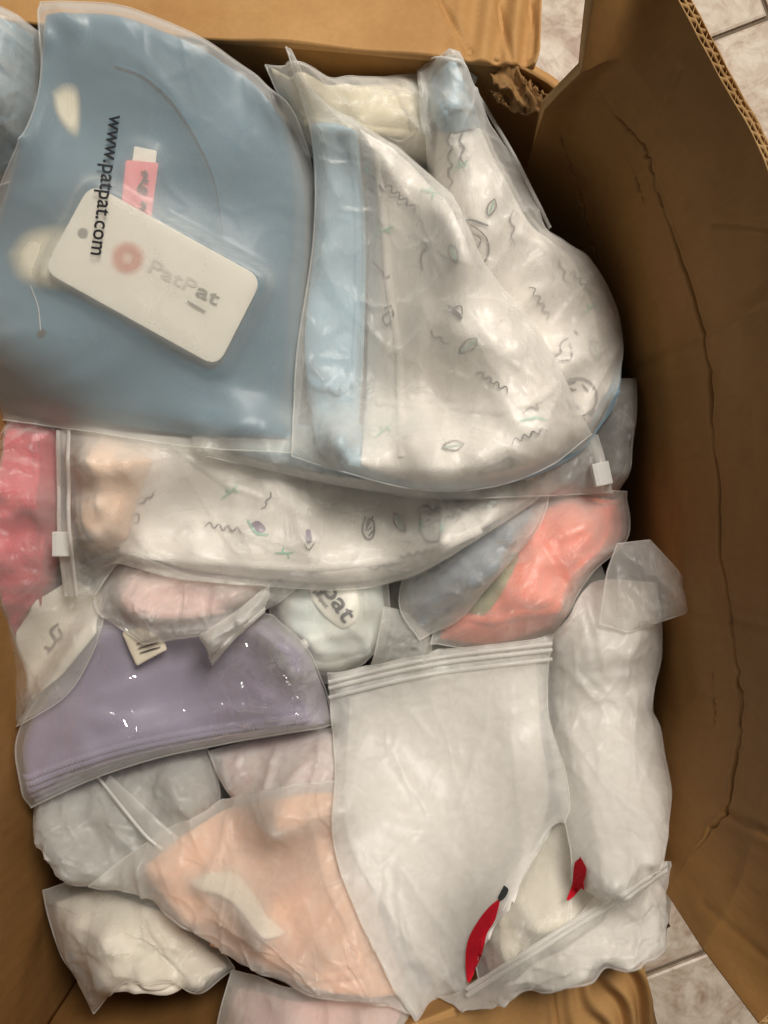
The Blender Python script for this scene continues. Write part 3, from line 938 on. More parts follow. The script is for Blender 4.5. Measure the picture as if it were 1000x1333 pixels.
tear('torn_ply', [(676, 92), (690, 100), (704, 124), (716, 146), (708, 150), (694, 130)], 0.443, 0.432, 9, 0.010)

# ================================================================== THE PILE, from the bottom up
# the general lie of the pile: rough heights of what lies below the bags that show
ctl = np.array([(-60, 0, .455), (50, -10, .46), (150, 0, .458), (250, 50, .452), (340, 120, .43), (100, 200, .43), (60, 400, .405), (250, 350, .41), (250, 520, .385), (450, 140, .40), (570, 95, .412), (620, 250, .385), (520, 400, .375), (650, 480, .355), (760, 480, .325), (600, 600, .34),
                (0, 600, .33), (90, 650, .335), (300, 680, .325), (500, 700, .325), (680, 690, .318), (800, 620, .30),
                (20, 900, .31), (60, 900, .29), (250, 880, .285), (450, 880, .30), (150, 1060, .285), (330, 1010, .29), (600, 1000, .315), (780, 900, .31), (840, 1000, .32), (100, 1220, .29), (200, 1280, .32), (300, 1230, .31), (300, 1330, .40), (480, 1310, .415), (400, 1330, .42),
                (560, 1220, .37), (700, 1230, .42), (780, 1180, .40), (830, 1150, .43), (880, 1160, .452), (620, 1320, .456), (780, 1260, .46), (560, 1400, .456)], float)
cw = np.array([at(*c) for c in ctl])
gx, gy = np.meshgrid(X0 + CELL * np.arange(NX), Y0 + CELL * np.arange(NY))
num = np.zeros(gx.shape); den = np.zeros(gx.shape)
for c in cw:
    w_ = 1 / (((gx - c[0]) ** 2 + (gy - c[1]) ** 2) + 0.0006) ** 1.6
    num += w_ * c[2]; den += w_
HF.h = num / den
def fill(label, sides, mat, seed):
    G = coons(sides, 14, zfix=0.30)
    G[..., 2] = np.minimum(HF.get(G[..., 0], G[..., 1]) - 0.012, 0.385)
    d = edge_dist(G)
    G[..., 2] -= 0.03 * (1 - np.clip(d / 0.03, 0, 1)) ** 2 - 0.006 * fbm(G[..., 0] * 30, G[..., 1] * 30, seed)
    B = G.copy(); B[..., 2] = 0.012
    return tag(solid('clothing_bundle', G, B, M[mat], None, 1), label, 'clothes')
fill('large pale bundle deep under the upper bags', [[(0, 150), (300, 150), (560, 210)], [(720, 420), (770, 660)], [(400, 655), (0, 655)], [(0, 400)]], 'grey_cotton', 11)
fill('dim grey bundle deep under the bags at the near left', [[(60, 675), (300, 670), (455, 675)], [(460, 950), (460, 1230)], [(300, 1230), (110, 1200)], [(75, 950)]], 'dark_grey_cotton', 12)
fill('dim pale bundle deep under the bags at the near right', [[(475, 675), (600, 675), (780, 675)], [(820, 850), (800, 1080)], [(620, 1180), (480, 1200)], [(475, 900)]], 'grey_cotton', 13)

# ---- cream bag tucked against the far wall
garment('folded_garment', 'cream garment in the bag against the far wall', [[(352, 88), (420, 118), (535, 102)], [(558, 150), (570, 215)], [(480, 200), (400, 190)], [(372, 140)]], 0.02, M['cream_cotton'], seed=21)
bag('small greyish bag of cream cloth wedged below the far flap', [[(345, 84), (430, 112), (545, 98)], [(565, 150), (580, 220)], [(480, 210), (400, 200)], [(370, 140)]], 'frost_mid', seed=22)
# ---- grey bag against the bowed side wall
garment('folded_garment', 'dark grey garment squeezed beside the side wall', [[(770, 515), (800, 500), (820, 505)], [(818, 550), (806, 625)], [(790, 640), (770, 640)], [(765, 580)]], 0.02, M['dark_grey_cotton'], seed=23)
bag('narrow dark bag squeezed between the doodle bag and side wall', [[(768, 505), (800, 495), (828, 493)], [(824, 560), (808, 640)], [(790, 650), (765, 650)], [(760, 580)]], 'frost_mid', seed=24)

# ---- cream garment at the near left corner
garment('crumpled_garment', 'crumpled ivory garment in the near left corner', [[(72, 1175), (130, 1160), (210, 1185)], [(255, 1225), (296, 1262)], [(255, 1288), (222, 1268), (160, 1270)], [(110, 1262), (80, 1215)]], 0.034, M['ivory_cotton'], seed=31, wr=dict(folds=34, amp=0.008, width=(0.003, 0.006), length=(0.02, 0.06)))
bag('crinkled bag with a pointed corner at the near left wall', [[(55, 1160), (120, 1145), (210, 1170)], [(262, 1222), (305, 1264)], [(262, 1292), (222, 1276), (165, 1275), (122, 1320)], [(85, 1255), (62, 1200)]], 'frost_mid', seed=32, eu=0.03, ev=0.03)
# ---- crinkled empty bag
garment('folded_garment', 'pale grey garment inside the crinkled empty looking bag', [[(60, 1040), (160, 1010), (262, 985)], [(274, 1040), (250, 1100)], [(180, 1140), (100, 1130)], [(56, 1085)]], 0.018, M['grey_cotton'], seed=33, wr=dict(folds=40, amp=0.006))
r14, D14 = bag('crinkled clear bag between the lilac pack and the peach bag', [[(42, 1035), (130, 1005), (270, 975)], [(285, 1040), (262, 1105)], [(190, 1165), (120, 1150), (58, 1128)], [(45, 1090)]], 'frost', seed=34, wr=dict(folds=44, amp=0.005, crump=0.002, ang=140, spread=40, width=(0.0014, 0.004)))
# a folded strap of film lying across it
P = drop(*spline([(138, 1018), (165, 1045), (200, 1080), (225, 1102)], 24).T, f=smooth_field(6), lift=0.004 + 0.0008)
adopt(ribbon('zip_strip', P, np.linspace(0.014, 0.018, 24), M['seam'], None, 0.002), r14)
P = drop(*spline([(128, 1012), (160, 1052), (190, 1088), (212, 1106)], 24).T, f=smooth_field(6), lift=0.006 + 0.0008)
adopt(ribbon('zip_ridge', P, 0.0025, M['slider'], None, 0.0016), r14)
# ---- bag at the near edge
garment('folded_garment', 'pale pink garment at the near edge of the picture', [[(310, 1285), (400, 1300), (520, 1300)], [(545, 1350), (550, 1380)], [(420, 1400), (290, 1390)], [(292, 1340)]], 0.03, M['blush_cotton'], seed=35)
bag('pale pinkish bag poking out at the near edge', [[(300, 1268), (400, 1290), (530, 1295)], [(560, 1350), (560, 1390)], [(420, 1410), (280, 1400)], [(284, 1330)]], 'frost', seed=36)
# ---- blush lumps
g12, _ = garment('folded_garment', 'blush garment with a red mark below the lilac pack', [[(285, 985), (350, 965), (435, 955)], [(470, 1000), (470, 1050)], [(400, 1060), (345, 1055)], [(300, 1030)]], 0.038, M['blush_cotton'], seed=37, eu=0.05, ev=0.05)
patch(g12, [(302, 1000), (318, 996), (328, 1020), (318, 1040), (300, 1036)], 'ink_red', name='printed_mark')
bag('blush coloured bag between the lilac pack and big milky bag', [[(270, 980), (340, 962), (440, 948)], [(475, 1000), (480, 1060)], [(400, 1068), (340, 1062)], [(292, 1035)]], 'frost_heavy', seed=38, eu=0.05)
# ---- white and teal bag with letters
g18, _ = garment('folded_garment', 'white and pale teal garment with a snap button', [[(362, 770), (430, 750), (496, 745)], [(500, 820), (472, 858)], [(430, 880), (396, 868)], [(366, 820)]], 0.03, M['teal_white_cotton'], seed=41)
f18 = HF.copy()
sp = drop(np.array([397.0]), np.array([838.0]), HF, 0.0)[0]
bm_v, bm_f = [], []
for k, (rr, zz) in enumerate(((0.0001, 0.0038), (0.0022, 0.0035), (0.0036, 0.0024), (0.0041, 0.001), (0.0041, -0.001))):
    for a in range(16):
        bm_v.append((sp[0] + rr * math.cos(a * math.pi / 8), sp[1] + rr * math.sin(a * math.pi / 8), sp[2] + zz))
for k in range(4):
    for a in range(16):
        bm_f.append([k * 16 + a, (k + 1) * 16 + a, (k + 1) * 16 + (a + 1) % 16, k * 16 + (a + 1) % 16])
M['snap'] = plain_mat('pearl_snap', lin((240, 238, 230)), 0.15, 0.6)
adopt(mesh_obj('snap_button', bm_v, bm_f, M['snap']), g18)
tagp, _ = garment('hang_tag', 'white card tag with large dark letters under the doodle bag', [[(400, 752), (430, 748), (462, 752)], [(470, 785), (466, 808)], [(446, 818), (425, 804)], [(406, 780)]], 0.0016, M['paper'], r=0.001, seed=1, it=0, lump=0, cat='tag')
lettering(tagp, 'pat', 418, 766, 448, 812, 34, f=HF, lift=0.001)
lettering(tagp, 'patpat', 408, 770, 424, 792, 8, f=HF, lift=0.001)
bag('white and teal bag below the zipped doodle bag', [[(348, 775), (430, 745), (504, 742)], [(506, 820), (476, 862)], [(430, 890), (394, 882)], [(358, 830)]], 'frost_light', seed=42, wr=dict(folds=12, amp=0.003, crump=0.0008))
# ---- small film piece beside it
bag('small thin empty bag corner beside the white and teal bag', [[(500, 790), (530, 800), (560, 830)], [(562, 850), (560, 870)], [(520, 875), (480, 880)], [(490, 840)]], 'frost', seed=43)

# ---- lilac knit pack
g13, D13 = garment('folded_knit', 'folded lilac knit garment in a clear crackly wrapper', [[(132, 797), (230, 790), (350, 806)], [(402, 852), (432, 938)], [(272, 966), (150, 998), (44, 1044)], [(34, 960), (78, 878)]], 0.062, M['lilac_knit'], hems=[], r=0.018, seed=44, lump=0.05, wr=dict(folds=9, amp=0.002, crump=0.0003, lowf=0.001, lines=[([(56, 1004), (150, 962), (260, 932), (410, 888)], 0.0035, 0.0035), ([(84, 930), (200, 880), (330, 850)], 0.002, 0.006), ([(150, 830), (165, 880), (160, 930)], 0.0022, 0.005)]))
# the folded edge: knit layers one above the other
n, m, _ = D13.shape
for k in range(5):
    v = 1 - 0.02 - 0.032 * k
    P = on_sheet(D13, np.linspace(0.02, 0.98, 400), np.full(400, v), 0.0004)
    P[:, 2] += 0.0008 * np.sin(np.arange(400) * 1.35 + k * 1.3 + 2 * np.sin(np.arange(400) * 0.05))
    adopt(ribbon('knit_fold', P, 0.0052, M['lilac_side'], None, 0.0026), g13)
HF.put(D13 + np.array([0, 0, 0.0026]))
bag('clear crackly wrapper round the lilac knit', [[(128, 795), (230, 788), (352, 803)], [(404, 850), (436, 945)], [(275, 972), (150, 1004), (40, 1052)], [(28, 960), (74, 876)]], 'cello', seed=45, eu=0.035, ev=0.03, noise=0.006, step=2.6, wr=dict(folds=16, amp=0.0016, width=(0.0009, 0.0025), length=(0.03, 0.09), crump=0.0005, cell=0.02, local=((385, 890, 0.05, 0.012, 0.0032), (300, 925, 0.03, 0.012, 0.0012)), anchors=((415, 920, 100, 200, 26, 0.06, 0.005), (370, 840, 200, 300, 16, 0.05, 0.005), (400, 880, 120, 250, 18, 0.05, 0.005), (40, 1040, 0, 90, 8, 0.05, 0.003))), name='clear_wrapper', cat='wrapper', sub=1)

# ---- coral bag
g6, _ = garment('folded_garment', 'bright coral garment with an olive patch by the side wall', [[(660, 690), (740, 650), (808, 650)], [(808, 700), (762, 745), (716, 818)], [(640, 838), (572, 832)], [(600, 770)]], 0.045, M['coral_cotton'], seed=51, eu=0.05, ev=0.05, noise=0.005)
patch(g6, [(600, 790), (640, 735), (675, 720), (660, 760), (630, 800)], 'olive_cotton', name='olive_panel', lift=0.001)
r6, D6 = bag('frosted bag of coral cloth against the side wall', [[(640, 670), (740, 640), (816, 640)], [(818, 700), (770, 748), (722, 826)], [(640, 846), (560, 838)], [(590, 765)]], 'frost_mid', seed=52, eu=0.04, ev=0.04)
# ---- slate bag
garment('folded_garment', 'slate blue garment between the doodle bag and the coral bag', [[(560, 690), (630, 650), (705, 640)], [(680, 690), (640, 740)], [(590, 790), (548, 818)], [(530, 760)]], 0.03, M['slate_cotton'], seed=53, eu=0.06, ev=0.04, noise=0.005)
bag('frosted bag of slate blue cloth with a pointed corner', [[(540, 700), (630, 640), (720, 635)], [(700, 690), (652, 748)], [(600, 805), (546, 833)], [(520, 785)]], 'frost_mid', seed=54, eu=0.05, ev=0.04)

# ---- rose bag at the left edge
garment('folded_garment', 'rose red garment at the left edge', [[(-60, 540), (10, 545), (74, 560)], [(78, 680), (70, 790)], [(40, 860), (-60, 900)], [(-60, 700)]], 0.045, M['rose_cotton'], seed=55, eu=0.05, ev=0.05, noise=0.005)
g16t, _ = garment('hang_tag', 'white card tag on the rose bag over the lilac pack', [[(22, 822), (50, 780), (92, 752)], [(132, 775), (130, 822)], [(84, 878), (36, 916)], [(24, 870)]], 0.0016, M['paper'], r=0.001, it=0, lump=0, cat='tag', smooth=False)
for l in ([(62, 850), (72, 835), (66, 822), (76, 812)], [(70, 838), (80, 828), (76, 818)], [(58, 842), (66, 846)]):
    stroke(g16t, l, 3.0, 'ink_soft', name='printed_script')
bag('pink bag with a white card tag at the left edge', [[(-60, 535), (10, 540), (80, 556)], [(88, 700), (136, 790), (128, 836)], [(95, 895), (50, 930), (-60, 985)], [(-60, 700)]], 'frost_sheer', seed=56)

# ---- film corner with paper label and zip end
g17, _ = garment('care_card', 'small cream card sticking out over the lilac pack', [[(160, 822), (185, 815), (205, 826)], [(216, 838), (218, 846)], [(195, 858), (178, 868)], [(168, 848)]], 0.0014, M['paper_cream'], r=0.001, it=0, lump=0, cat='card', smooth=False)
for k in range(3):
    stroke(g17, [(178 + k * 2, 838 + k * 6), (205 + k * 2, 830 + k * 6)], 1.2, 'ink_soft', name='printed_line')
garment('folded_garment', 'pale blush garment under the zipped doodle bag', [[(170, 728), (260, 740), (350, 752)], [(330, 780), (290, 795)], [(240, 805), (190, 800)], [(150, 770)]], 0.02, M['blush_cotton'], seed=58, eu=0.06, ev=0.06)
r17, D17 = bag('thin blush bag hanging out over the lilac pack', [[(160, 718), (260, 735), (400, 755)], [(345, 795), (262, 828)], [(220, 834), (186, 838)], [(122, 784)]], 'frost', seed=59, eu=0.06, ev=0.06, noise=0.005)
rz, Dz = bag('zip end of a frosted bag pointing at the lilac pack', [[(262, 826), (310, 795), (352, 760)], [(350, 775), (340, 800)], [(305, 832), (276, 866)], [(268, 846)]], 'frost_heavy', seed=60, smooth=False)
zipper(rz, Dz, 2)

# ---- zipped doodle bag, peach lined
g4, _ = garment('printed_garment', 'white doodle print garment with peach lining in the zipped bag', [[(110, 560), (350, 575), (700, 600)], [(700, 640), (625, 690)], [(560, 730), (500, 752), (400, 758), (250, 742), (180, 718)], [(118, 690), (105, 620)]], 0.045, M['white_cotton'], seed=61, r=0.035, eu=0.05, ev=0.05, noise=0.005, it=90)
g4p, _ = garment('peach_lining', 'peach cloth at the zip side of the doodle bag', [[(108, 560), (150, 570), (200, 600)], [(180, 650), (168, 700)], [(140, 715), (116, 690)], [(106, 620)]], 0.008, M['peach_cotton'], seed=62, eu=0.05, ev=0.05, cat='cloth')
def squig(root, x0, y0, x1, y1, n, amp, **k):
    t = np.linspace(0, 1, n * 4 + 1)
    a = np.array([x0, y0]); b = np.array([x1, y1]); d = (b - a); nn = np.array([-d[1], d[0]]) / np.linalg.norm(d)
    pts = [tuple(a + d * s + nn * amp * abs(math.sin(s * n * math.pi))) for s in t]
    stroke(root, pts, **k)
def doodle(root, x, y, s, kind, rot=0.0, f=None):
    """small line drawings of the print: leaf, wave, round face, cactus, sprig"""
    ca_, sa_ = math.cos(math.radians(rot)), math.sin(math.radians(rot))
    def T_(pts):
        return [(x + s * (a * ca_ - b * sa_), y + s * (a * sa_ + b * ca_)) for a, b in pts]
    circ = lambda cx, cy, r, a0=0, a1=360, n=14: [(cx + r * math.cos(math.radians(a0 + (a1 - a0) * k / n)), cy + r * math.sin(math.radians(a0 + (a1 - a0) * k / n))) for k in range(n + 1)]
    if kind == 'face':
        stroke(root, T_(circ(0, 0, 1, 20, 330)), 1.5); stroke(root, T_([(-.9, -.5), (-1.2, -1.1), (-.5, -.9)]), 1.5); stroke(root, T_([(.9, -.5), (1.2, -1.1), (.5, -.9)]), 1.5)
        stroke(root, T_([(-.4, -.1), (-.25, -.1)]), 2.4, 'ink'); stroke(root, T_([(.3, -.1), (.45, -.1)]), 2.4, 'ink'); stroke(root, T_([(-.1, .3), (0, .4), (.15, .3)]), 1.4)
    elif kind == 'wave':
        stroke(root, T_([(-2, 0), (-1.5, -.6), (-1, 0), (-.5, -.6), (0, 0), (.5, -.6), (1, 0), (1.5, -.6), (2, 0)]), 1.4)
    elif kind == 'leaf':
        stroke(root, T_([(0, -1.2), (.55, -.3), (.3, .7), (0, 1.2), (-.4, .6), (-.5, -.3), (0, -1.2)]), 1.4); stroke(root, T_([(0, -1), (.05, 0), (0, 1.1)]), 1.1, 'ink_green')
    elif kind == 'sprig':
        stroke(root, T_([(-1, .8), (0, 0), (.9, -.9)]), 1.5, 'ink_green'); stroke(root, T_([(-.2, .2), (-.5, -.5)]), 1.5, 'ink_green'); stroke(root, T_([(.3, -.3), (.9, .1)]), 1.5, 'ink_green')
    elif kind == 'cactus':
        stroke(root, T_([(-.3, 1.2), (-.35, -.8), (0, -1.2), (.35, -.8), (.3, 1.2)]), 1.5); stroke(root, T_([(-.35, .3), (-.9, .2), (-.9, -.4)]), 1.4); stroke(root, T_([(.35, .1), (.9, 0), (.9, -.6)]), 1.4)
        for k_ in range(3):
            stroke(root, T_([(-.05, -.6 + k_ * .5), (.1, -.55 + k_ * .5)]), 1.6, 'ink')
for a_ in ((290, 690, 12, 'wave', 10), (300, 640, 11, 'sprig', 0), (520, 680, 12, 'leaf', -30), (600, 670, 11, 'wave', -25), (370, 720, 10, 'sprig', 40), (640, 655, 9, 'leaf', 60)):
    doodle(g4, *a_)
# llama-like face with green ears
stroke(g4, [(546, 660), (548, 690), (556, 704), (570, 704), (573, 690), (573, 660)], 1.6)
stroke(g4, [(546, 661), (556, 658), (562, 664), (572, 660)], 1.8, 'ink')
stroke(g4, [(551, 668), (556, 665), (560, 671), (566, 665), (571, 669)], 1.8, 'ink')
for a, b in ((556, 676), (562, 680), (566, 677), (558, 684), (564, 687)):
    stroke(g4, [(a, b), (a + 3, b + 1)], 2.2, 'ink')
patch(g4, [(545, 674), (550, 680), (550, 692), (545, 688)], 'ink_green'); patch(g4, [(573, 678), (578, 684), (577, 692), (572, 688)], 'ink_green')
# scribbles
stroke(g4, [(476, 672), (472, 690), (478, 702), (486, 698), (487, 680), (480, 676), (478, 690), (484, 686)], 1.8)
stroke(g4, [(476, 690), (486, 672)], 1.4); stroke(g4, [(480, 698), (488, 688)], 1.6, 'ink')
squig(g4, 520, 722, 566, 712, 4, 6, w=1.6); squig(g4, 480, 738, 530, 728, 3, 5, w=1.2)
squig(g4, 340, 662, 352, 640, 2, 4, w=1.4); squig(g4, 180, 655, 200, 640, 2, 4, w=1.6, mat='ink')
patch(g4, [(326, 682), (336, 678), (346, 688), (338, 694)], 'ink_purple'); stroke(g4, [(322, 676), (334, 694), (350, 696)], 2.2, 'ink_green')
patch(g4, [(398, 690), (404, 690), (406, 704), (400, 706)], 'ink_purple'); stroke(g4, [(396, 708), (402, 716), (410, 706)], 1.2)
stroke(g4, [(172, 672), (180, 668), (180, 680), (174, 680)], 1.4)
r4, D4 = bag('zipped doodle print bag with a slider at its left side', [[(76, 552), (350, 580), (720, 600)], [(704, 646), (625, 700)], [(560, 740), (500, 762), (400, 768), (250, 750), (165, 722), (122, 776)], [(86, 780), (80, 700)]], 'frost_mid', seed=63, eu=0.05, ev=0.05, noise=0.006, seams=(2,))
P = drop(*spline([(82, 560), (83, 640), (84, 700), (92, 776)], 50).T, f=smooth_field(6), lift=0.0015 + 0.0008)
adopt(ribbon('zip_strip', P, 0.011, M['seam'], None, 0.0012), r4)
for dx in (-7, 7):
    P = drop(*spline([(83 + dx, 560), (84 + dx, 640), (85 + dx, 700), (93 + dx, 776)], 50).T, f=smooth_field(6), lift=0.0028 + 0.0008)
    adopt(ribbon('zip_ridge', P, 0.0028, M['zip'], None, 0.0018), r4)
slider(r4, 83, 708, 90, 0.019, 0.014)

# ---- thin zip bag between, its slider end at the side wall
garment('folded_garment', 'pale blue garment in the thin bag under the doodle top', [[(300, 540), (500, 560), (740, 540)], [(752, 575), (740, 606)], [(600, 634), (480, 626)], [(310, 590)]], 0.016, M['light_blue_cotton'], seed=65, eu=0.02, ev=0.02)
r4b, D4b = bag('thin grey zip bag whose white slider points at the side wall', [[(250, 545), (500, 560), (768, 560)], [(784, 590), (797, 641)], [(690, 646), (560, 648), (420, 628), (260, 592)], [(250, 570)]], 'frost', seed=66, eu=0.03, ev=0.03, seams=(2,))
P = drop(*spline([(772, 566), (782, 600), (790, 640)], 24).T, f=smooth_field(6), lift=0.0015 + 0.0008)
adopt(ribbon('zip_strip', P, 0.008, M['seam'], None, 0.0012), r4b)
slider(r4b, 783, 617, 102, 0.018, 0.013)

# ---- teal bag at the far left edge
garment('folded_garment', 'teal garment at the far left corner of the picture', [[(-60, 20), (0, 24), (46, 48)], [(44, 130), (36, 190)], [(10, 220), (-60, 240)], [(-60, 120)]], 0.014, M['teal_cotton'], seed=67, eu=0.05, ev=0.05)
bag('bag of teal cloth at the far left corner', [[(-60, 10), (0, 14), (50, 40)], [(48, 130), (40, 200)], [(10, 235), (-60, 250)], [(-60, 120)]], 'frost_mid', seed=68)

# ---- flat blue shirt bag
CORNER = [([(74, 16), (100, 46), (114, 64), (136, 78)], 0.0045, 0.0030), ([(56, 46), (76, 72)], 0.003, 0.003), ([(58, 74), (82, 76), (96, 96)], 0.0035, 0.003)]
g2, D2 = garment('folded_shirt', 'smooth blue folded shirt in the flat bag with a card tag', [[(60, 18), (160, 24), (250, 60), (330, 110)], [(372, 160), (398, 260), (392, 420), (380, 572)], [(250, 566), (120, 548), (-30, 528)], [(-30, 380), (0, 270), (40, 130)]], 0.024, M['blue_cotton'], seed=71, r=0.014, hems=[], eu=0.006, ev=0.006, noise=0.0006, lump=0.04, wr=dict(folds=9, amp=0.0013, crump=0.0002, lowf=0.0006, lines=CORNER + [([(150, 84), (190, 100), (228, 135), (262, 190), (282, 240), (291, 300), (292, 350)], 0.0016, 0.0016), ([(20, 500), (120, 470), (200, 400)], 0.0025, 0.006), ([(270, 500), (310, 520), (350, 515)], 0.003, 0.004)]))
f2 = HF.copy()
# neckline: the shirt's turned neckband, a raised rib along the curve
for off, wd, th in ((0, 0.0024, 0.0012),):
    P = drop(*spline([(150, 84), (190, 100), (228, 135), (262, 190), (282, 240), (291, 300), (292, 350)], 60).T, lift=0.0002)
    adopt(ribbon('neckband', P, wd, M['blue_cotton'], None, th), g2)
# pale inner cloth showing at the collar side
M['pale_inner'] = fade_mat('pale_inner_cloth', lin((230, 224, 204)))
def blob(px, T, label_name, f=None):
    q = spline(px + [px[0]], 49)[:-1, :2]; c = q.mean(0)
    V = []
    ss = np.linspace(0.02, 1.0, 9)
    for s in ss:
        rr = c + (q - c) * s
        p = drop(rr[:, 0], rr[:, 1], f2, 0.0); p[:, 2] += T * math.sqrt(max(0, 1 - s * s)) + 0.0002
        V.append(p)
    V = np.vstack(V); k = len(q)
    F = [[a * k + i, a * k + (i + 1) % k, (a + 1) * k + (i + 1) % k, (a + 1) * k + i] for a in range(8) for i in range(k)]
    o = mesh_obj(label_name, V, F, M['pale_inner'])
    set_fade(o, np.repeat(np.clip((1 - ss) / 0.45, 0, 1), k))  # soft rim: blur of the frosted film put into the alpha
    return adopt(o, g2)
blob([(66, 118), (84, 106), (102, 112), (107, 140), (104, 178), (90, 176), (72, 150)], 0.0012, 'pale_lining')
blob([(6, 330), (30, 300), (70, 290), (110, 300), (130, 330), (100, 372), (60, 380), (20, 365)], 0.0025, 'pale_lining')
# woven labels
M['grey_script'] = M['ink_soft']
def flat_card(name, corners, mat, lift, rad, parent, f, T=0.0012):
    """a card with rounded corners given by pixel corners, its four corner heights lifted"""
    c = np.array(corners, float)
    P = []
    for i in range(4):
        a, b, d = c[i - 1], c[i], c[(i + 1) % 4]
        u = (a - b) / np.linalg.norm(a - b); v = (d - b) / np.linalg.norm(d - b)
        for t in np.linspace(0, 1, 7):
            P.append((1 - t) ** 2 * (b + u * rad) + 2 * t * (1 - t) * b + t * t * (b + v * rad))
    P = np.array(P)
    z0 = drop(c[:, 0], c[:, 1], f)[:, 2] + np.array(lift)
    # a plane through the corner heights
    A = np.c_[c, np.ones(4)]; k, *_ = np.linalg.lstsq(A, z0, rcond=None)
    t_ = np.linspace(0.06, 0.94, 24)
    Qc = np.array([[(c[0] * (1 - a) + c[1] * a) * (1 - b) + (c[3] * (1 - a) + c[2] * a) * b for a in t_] for b in t_]).reshape(-1, 2)
    k[2] += max(0.0, float((drop(Qc[:, 0], Qc[:, 1], f)[:, 2] + 0.0012 + T - np.c_[Qc, np.ones(len(Qc))] @ k).max()))
    z = np.c_[P, np.ones(len(P))] @ k
    w = W(z)
    V = np.stack([(P[:, 0] - 500) / 1000 * w, (666.5 - P[:, 1]) / 1000 * w, z], 1)
    n = len(V)
    VV = np.vstack([V, V - np.array([0, 0, T])])
    F = [list(range(n))[::-1], list(range(n, 2 * n))] + [[i, (i + 1) % n, n + (i + 1) % n, n + i] for i in range(n)]
    o = mesh_obj(name, VV, F, M[mat], smooth=False)
    if parent is not None:
        adopt(o, parent)
    fl = Field(-1); 
    gx = np.linspace(0, 1, 40)
    Q = np.array([[(c[0] * (1 - a) + c[1] * a) * (1 - b) + (c[3] * (1 - a) + c[2] * a) * b for a in gx] for b in gx])
    zz = np.c_[Q.reshape(-1, 2), np.ones(1600)] @ k
    ww = W(zz)
    G = np.stack([(Q.reshape(-1, 2)[:, 0] - 500) / 1000 * ww, (666.5 - Q.reshape(-1, 2)[:, 1]) / 1000 * ww, zz], 1).reshape(40, 40, 3)
    HF.put(G + np.array([0, 0, 0.0012]))
    return o
flat_card('size_label', [(175, 190), (204, 196), (202, 216), (172, 212)], 'white_ribbon', [0.001] * 4, 2, g2, f2, 0.0008)
lb = flat_card('woven_label', [(164, 208), (206, 212), (196, 290), (156, 286)], 'pink_ribbon', [0.0016] * 4, 2, g2, f2, 0.0008)
for l in ([(188, 222), (192, 228), (186, 234), (194, 236)], [(186, 236), (180, 246), (192, 250), (184, 240)], [(192, 226), (184, 224)], [(184, 262), (190, 268), (182, 272)]):
    stroke(g2, l, 2.4, 'ink_soft', f=HF, name='printed_script', lift=0.0004)
card = flat_card('hang_tag', [(118, 238), (342, 362), (283, 478), (56, 352)], 'paper', [0.0006, 0.0004, 0.0004, 0.0006], 22, None, f2, 0.0006)
tag(card, 'white rounded card tag lying on the blue shirt', 'tag')
fcard = HF.copy(); fcard.h = fcard.h - 0.0010
# print on the card, its colours paled to paint in the film's haze
M['soft_red'] = plain_mat('hazed_red_print', lin((232, 182, 168)), 0.6, 0.3); M['soft_grey'] = plain_mat('hazed_grey_print', lin((214, 208, 198)), 0.6, 0.3); M['mid_grey'] = plain_mat('grey_card_print', lin((150, 146, 140)), 0.6, 0.3)
def disc(root, cx, cy, r, mat, r0=0.0, lift=0.0005, name='printed_mark'):
    a = np.linspace(0, 2 * math.pi, 33)[:-1]
    o_ = drop(cx + r * np.cos(a), cy + r * np.sin(a), fcard, lift); i_ = drop(cx + max(r0, 0.02) * np.cos(a), cy + max(r0, 0.02) * np.sin(a), fcard, lift)
    F = [[i, (i + 1) % 32, 32 + (i + 1) % 32, 32 + i] for i in range(32)]
    return adopt(mesh_obj(name, np.vstack([o_, i_]), F, M[mat]), root)
M['logo_blur'] = fade_mat('blurred_red_logo', lin((226, 150, 132)), 0.75)  # soft rings of alpha paint in the logo's blur under the film
a_ = np.linspace(0, 2 * math.pi, 41)[:-1]
rr_ = [1, 5, 9, 12, 16, 20, 25]; fd_ = [0.25, 0.35, 0.75, 0.8, 0.7, 0.3, 0.0]
V_ = np.vstack([drop(166 + r_ * np.cos(a_), 336 + r_ * np.sin(a_), fcard, 0.0005) for r_ in rr_])
F_ = [[k_ * 40 + i, k_ * 40 + (i + 1) % 40, (k_ + 1) * 40 + (i + 1) % 40, (k_ + 1) * 40 + i] for k_ in range(6) for i in range(40)]
adopt(set_fade(mesh_obj('printed_logo', V_, F_, M['logo_blur']), np.repeat(fd_, 40)), card)
lettering(card, 'PatP', 190, 352, 252, 383, 26, 'soft_grey', f=fcard)  # paler ink than the last letters: film haze put into the colour
lettering(card, 'at', 253, 383.5, 282, 398, 26, 'mid_grey', f=fcard, lift=0.0008)
stroke(card, [(244, 392), (268, 406)], 2.0, 'mid_grey', f=fcard)
disc(card, 108, 303, 6.5, 'mid_grey', 0, name='punched_hole')
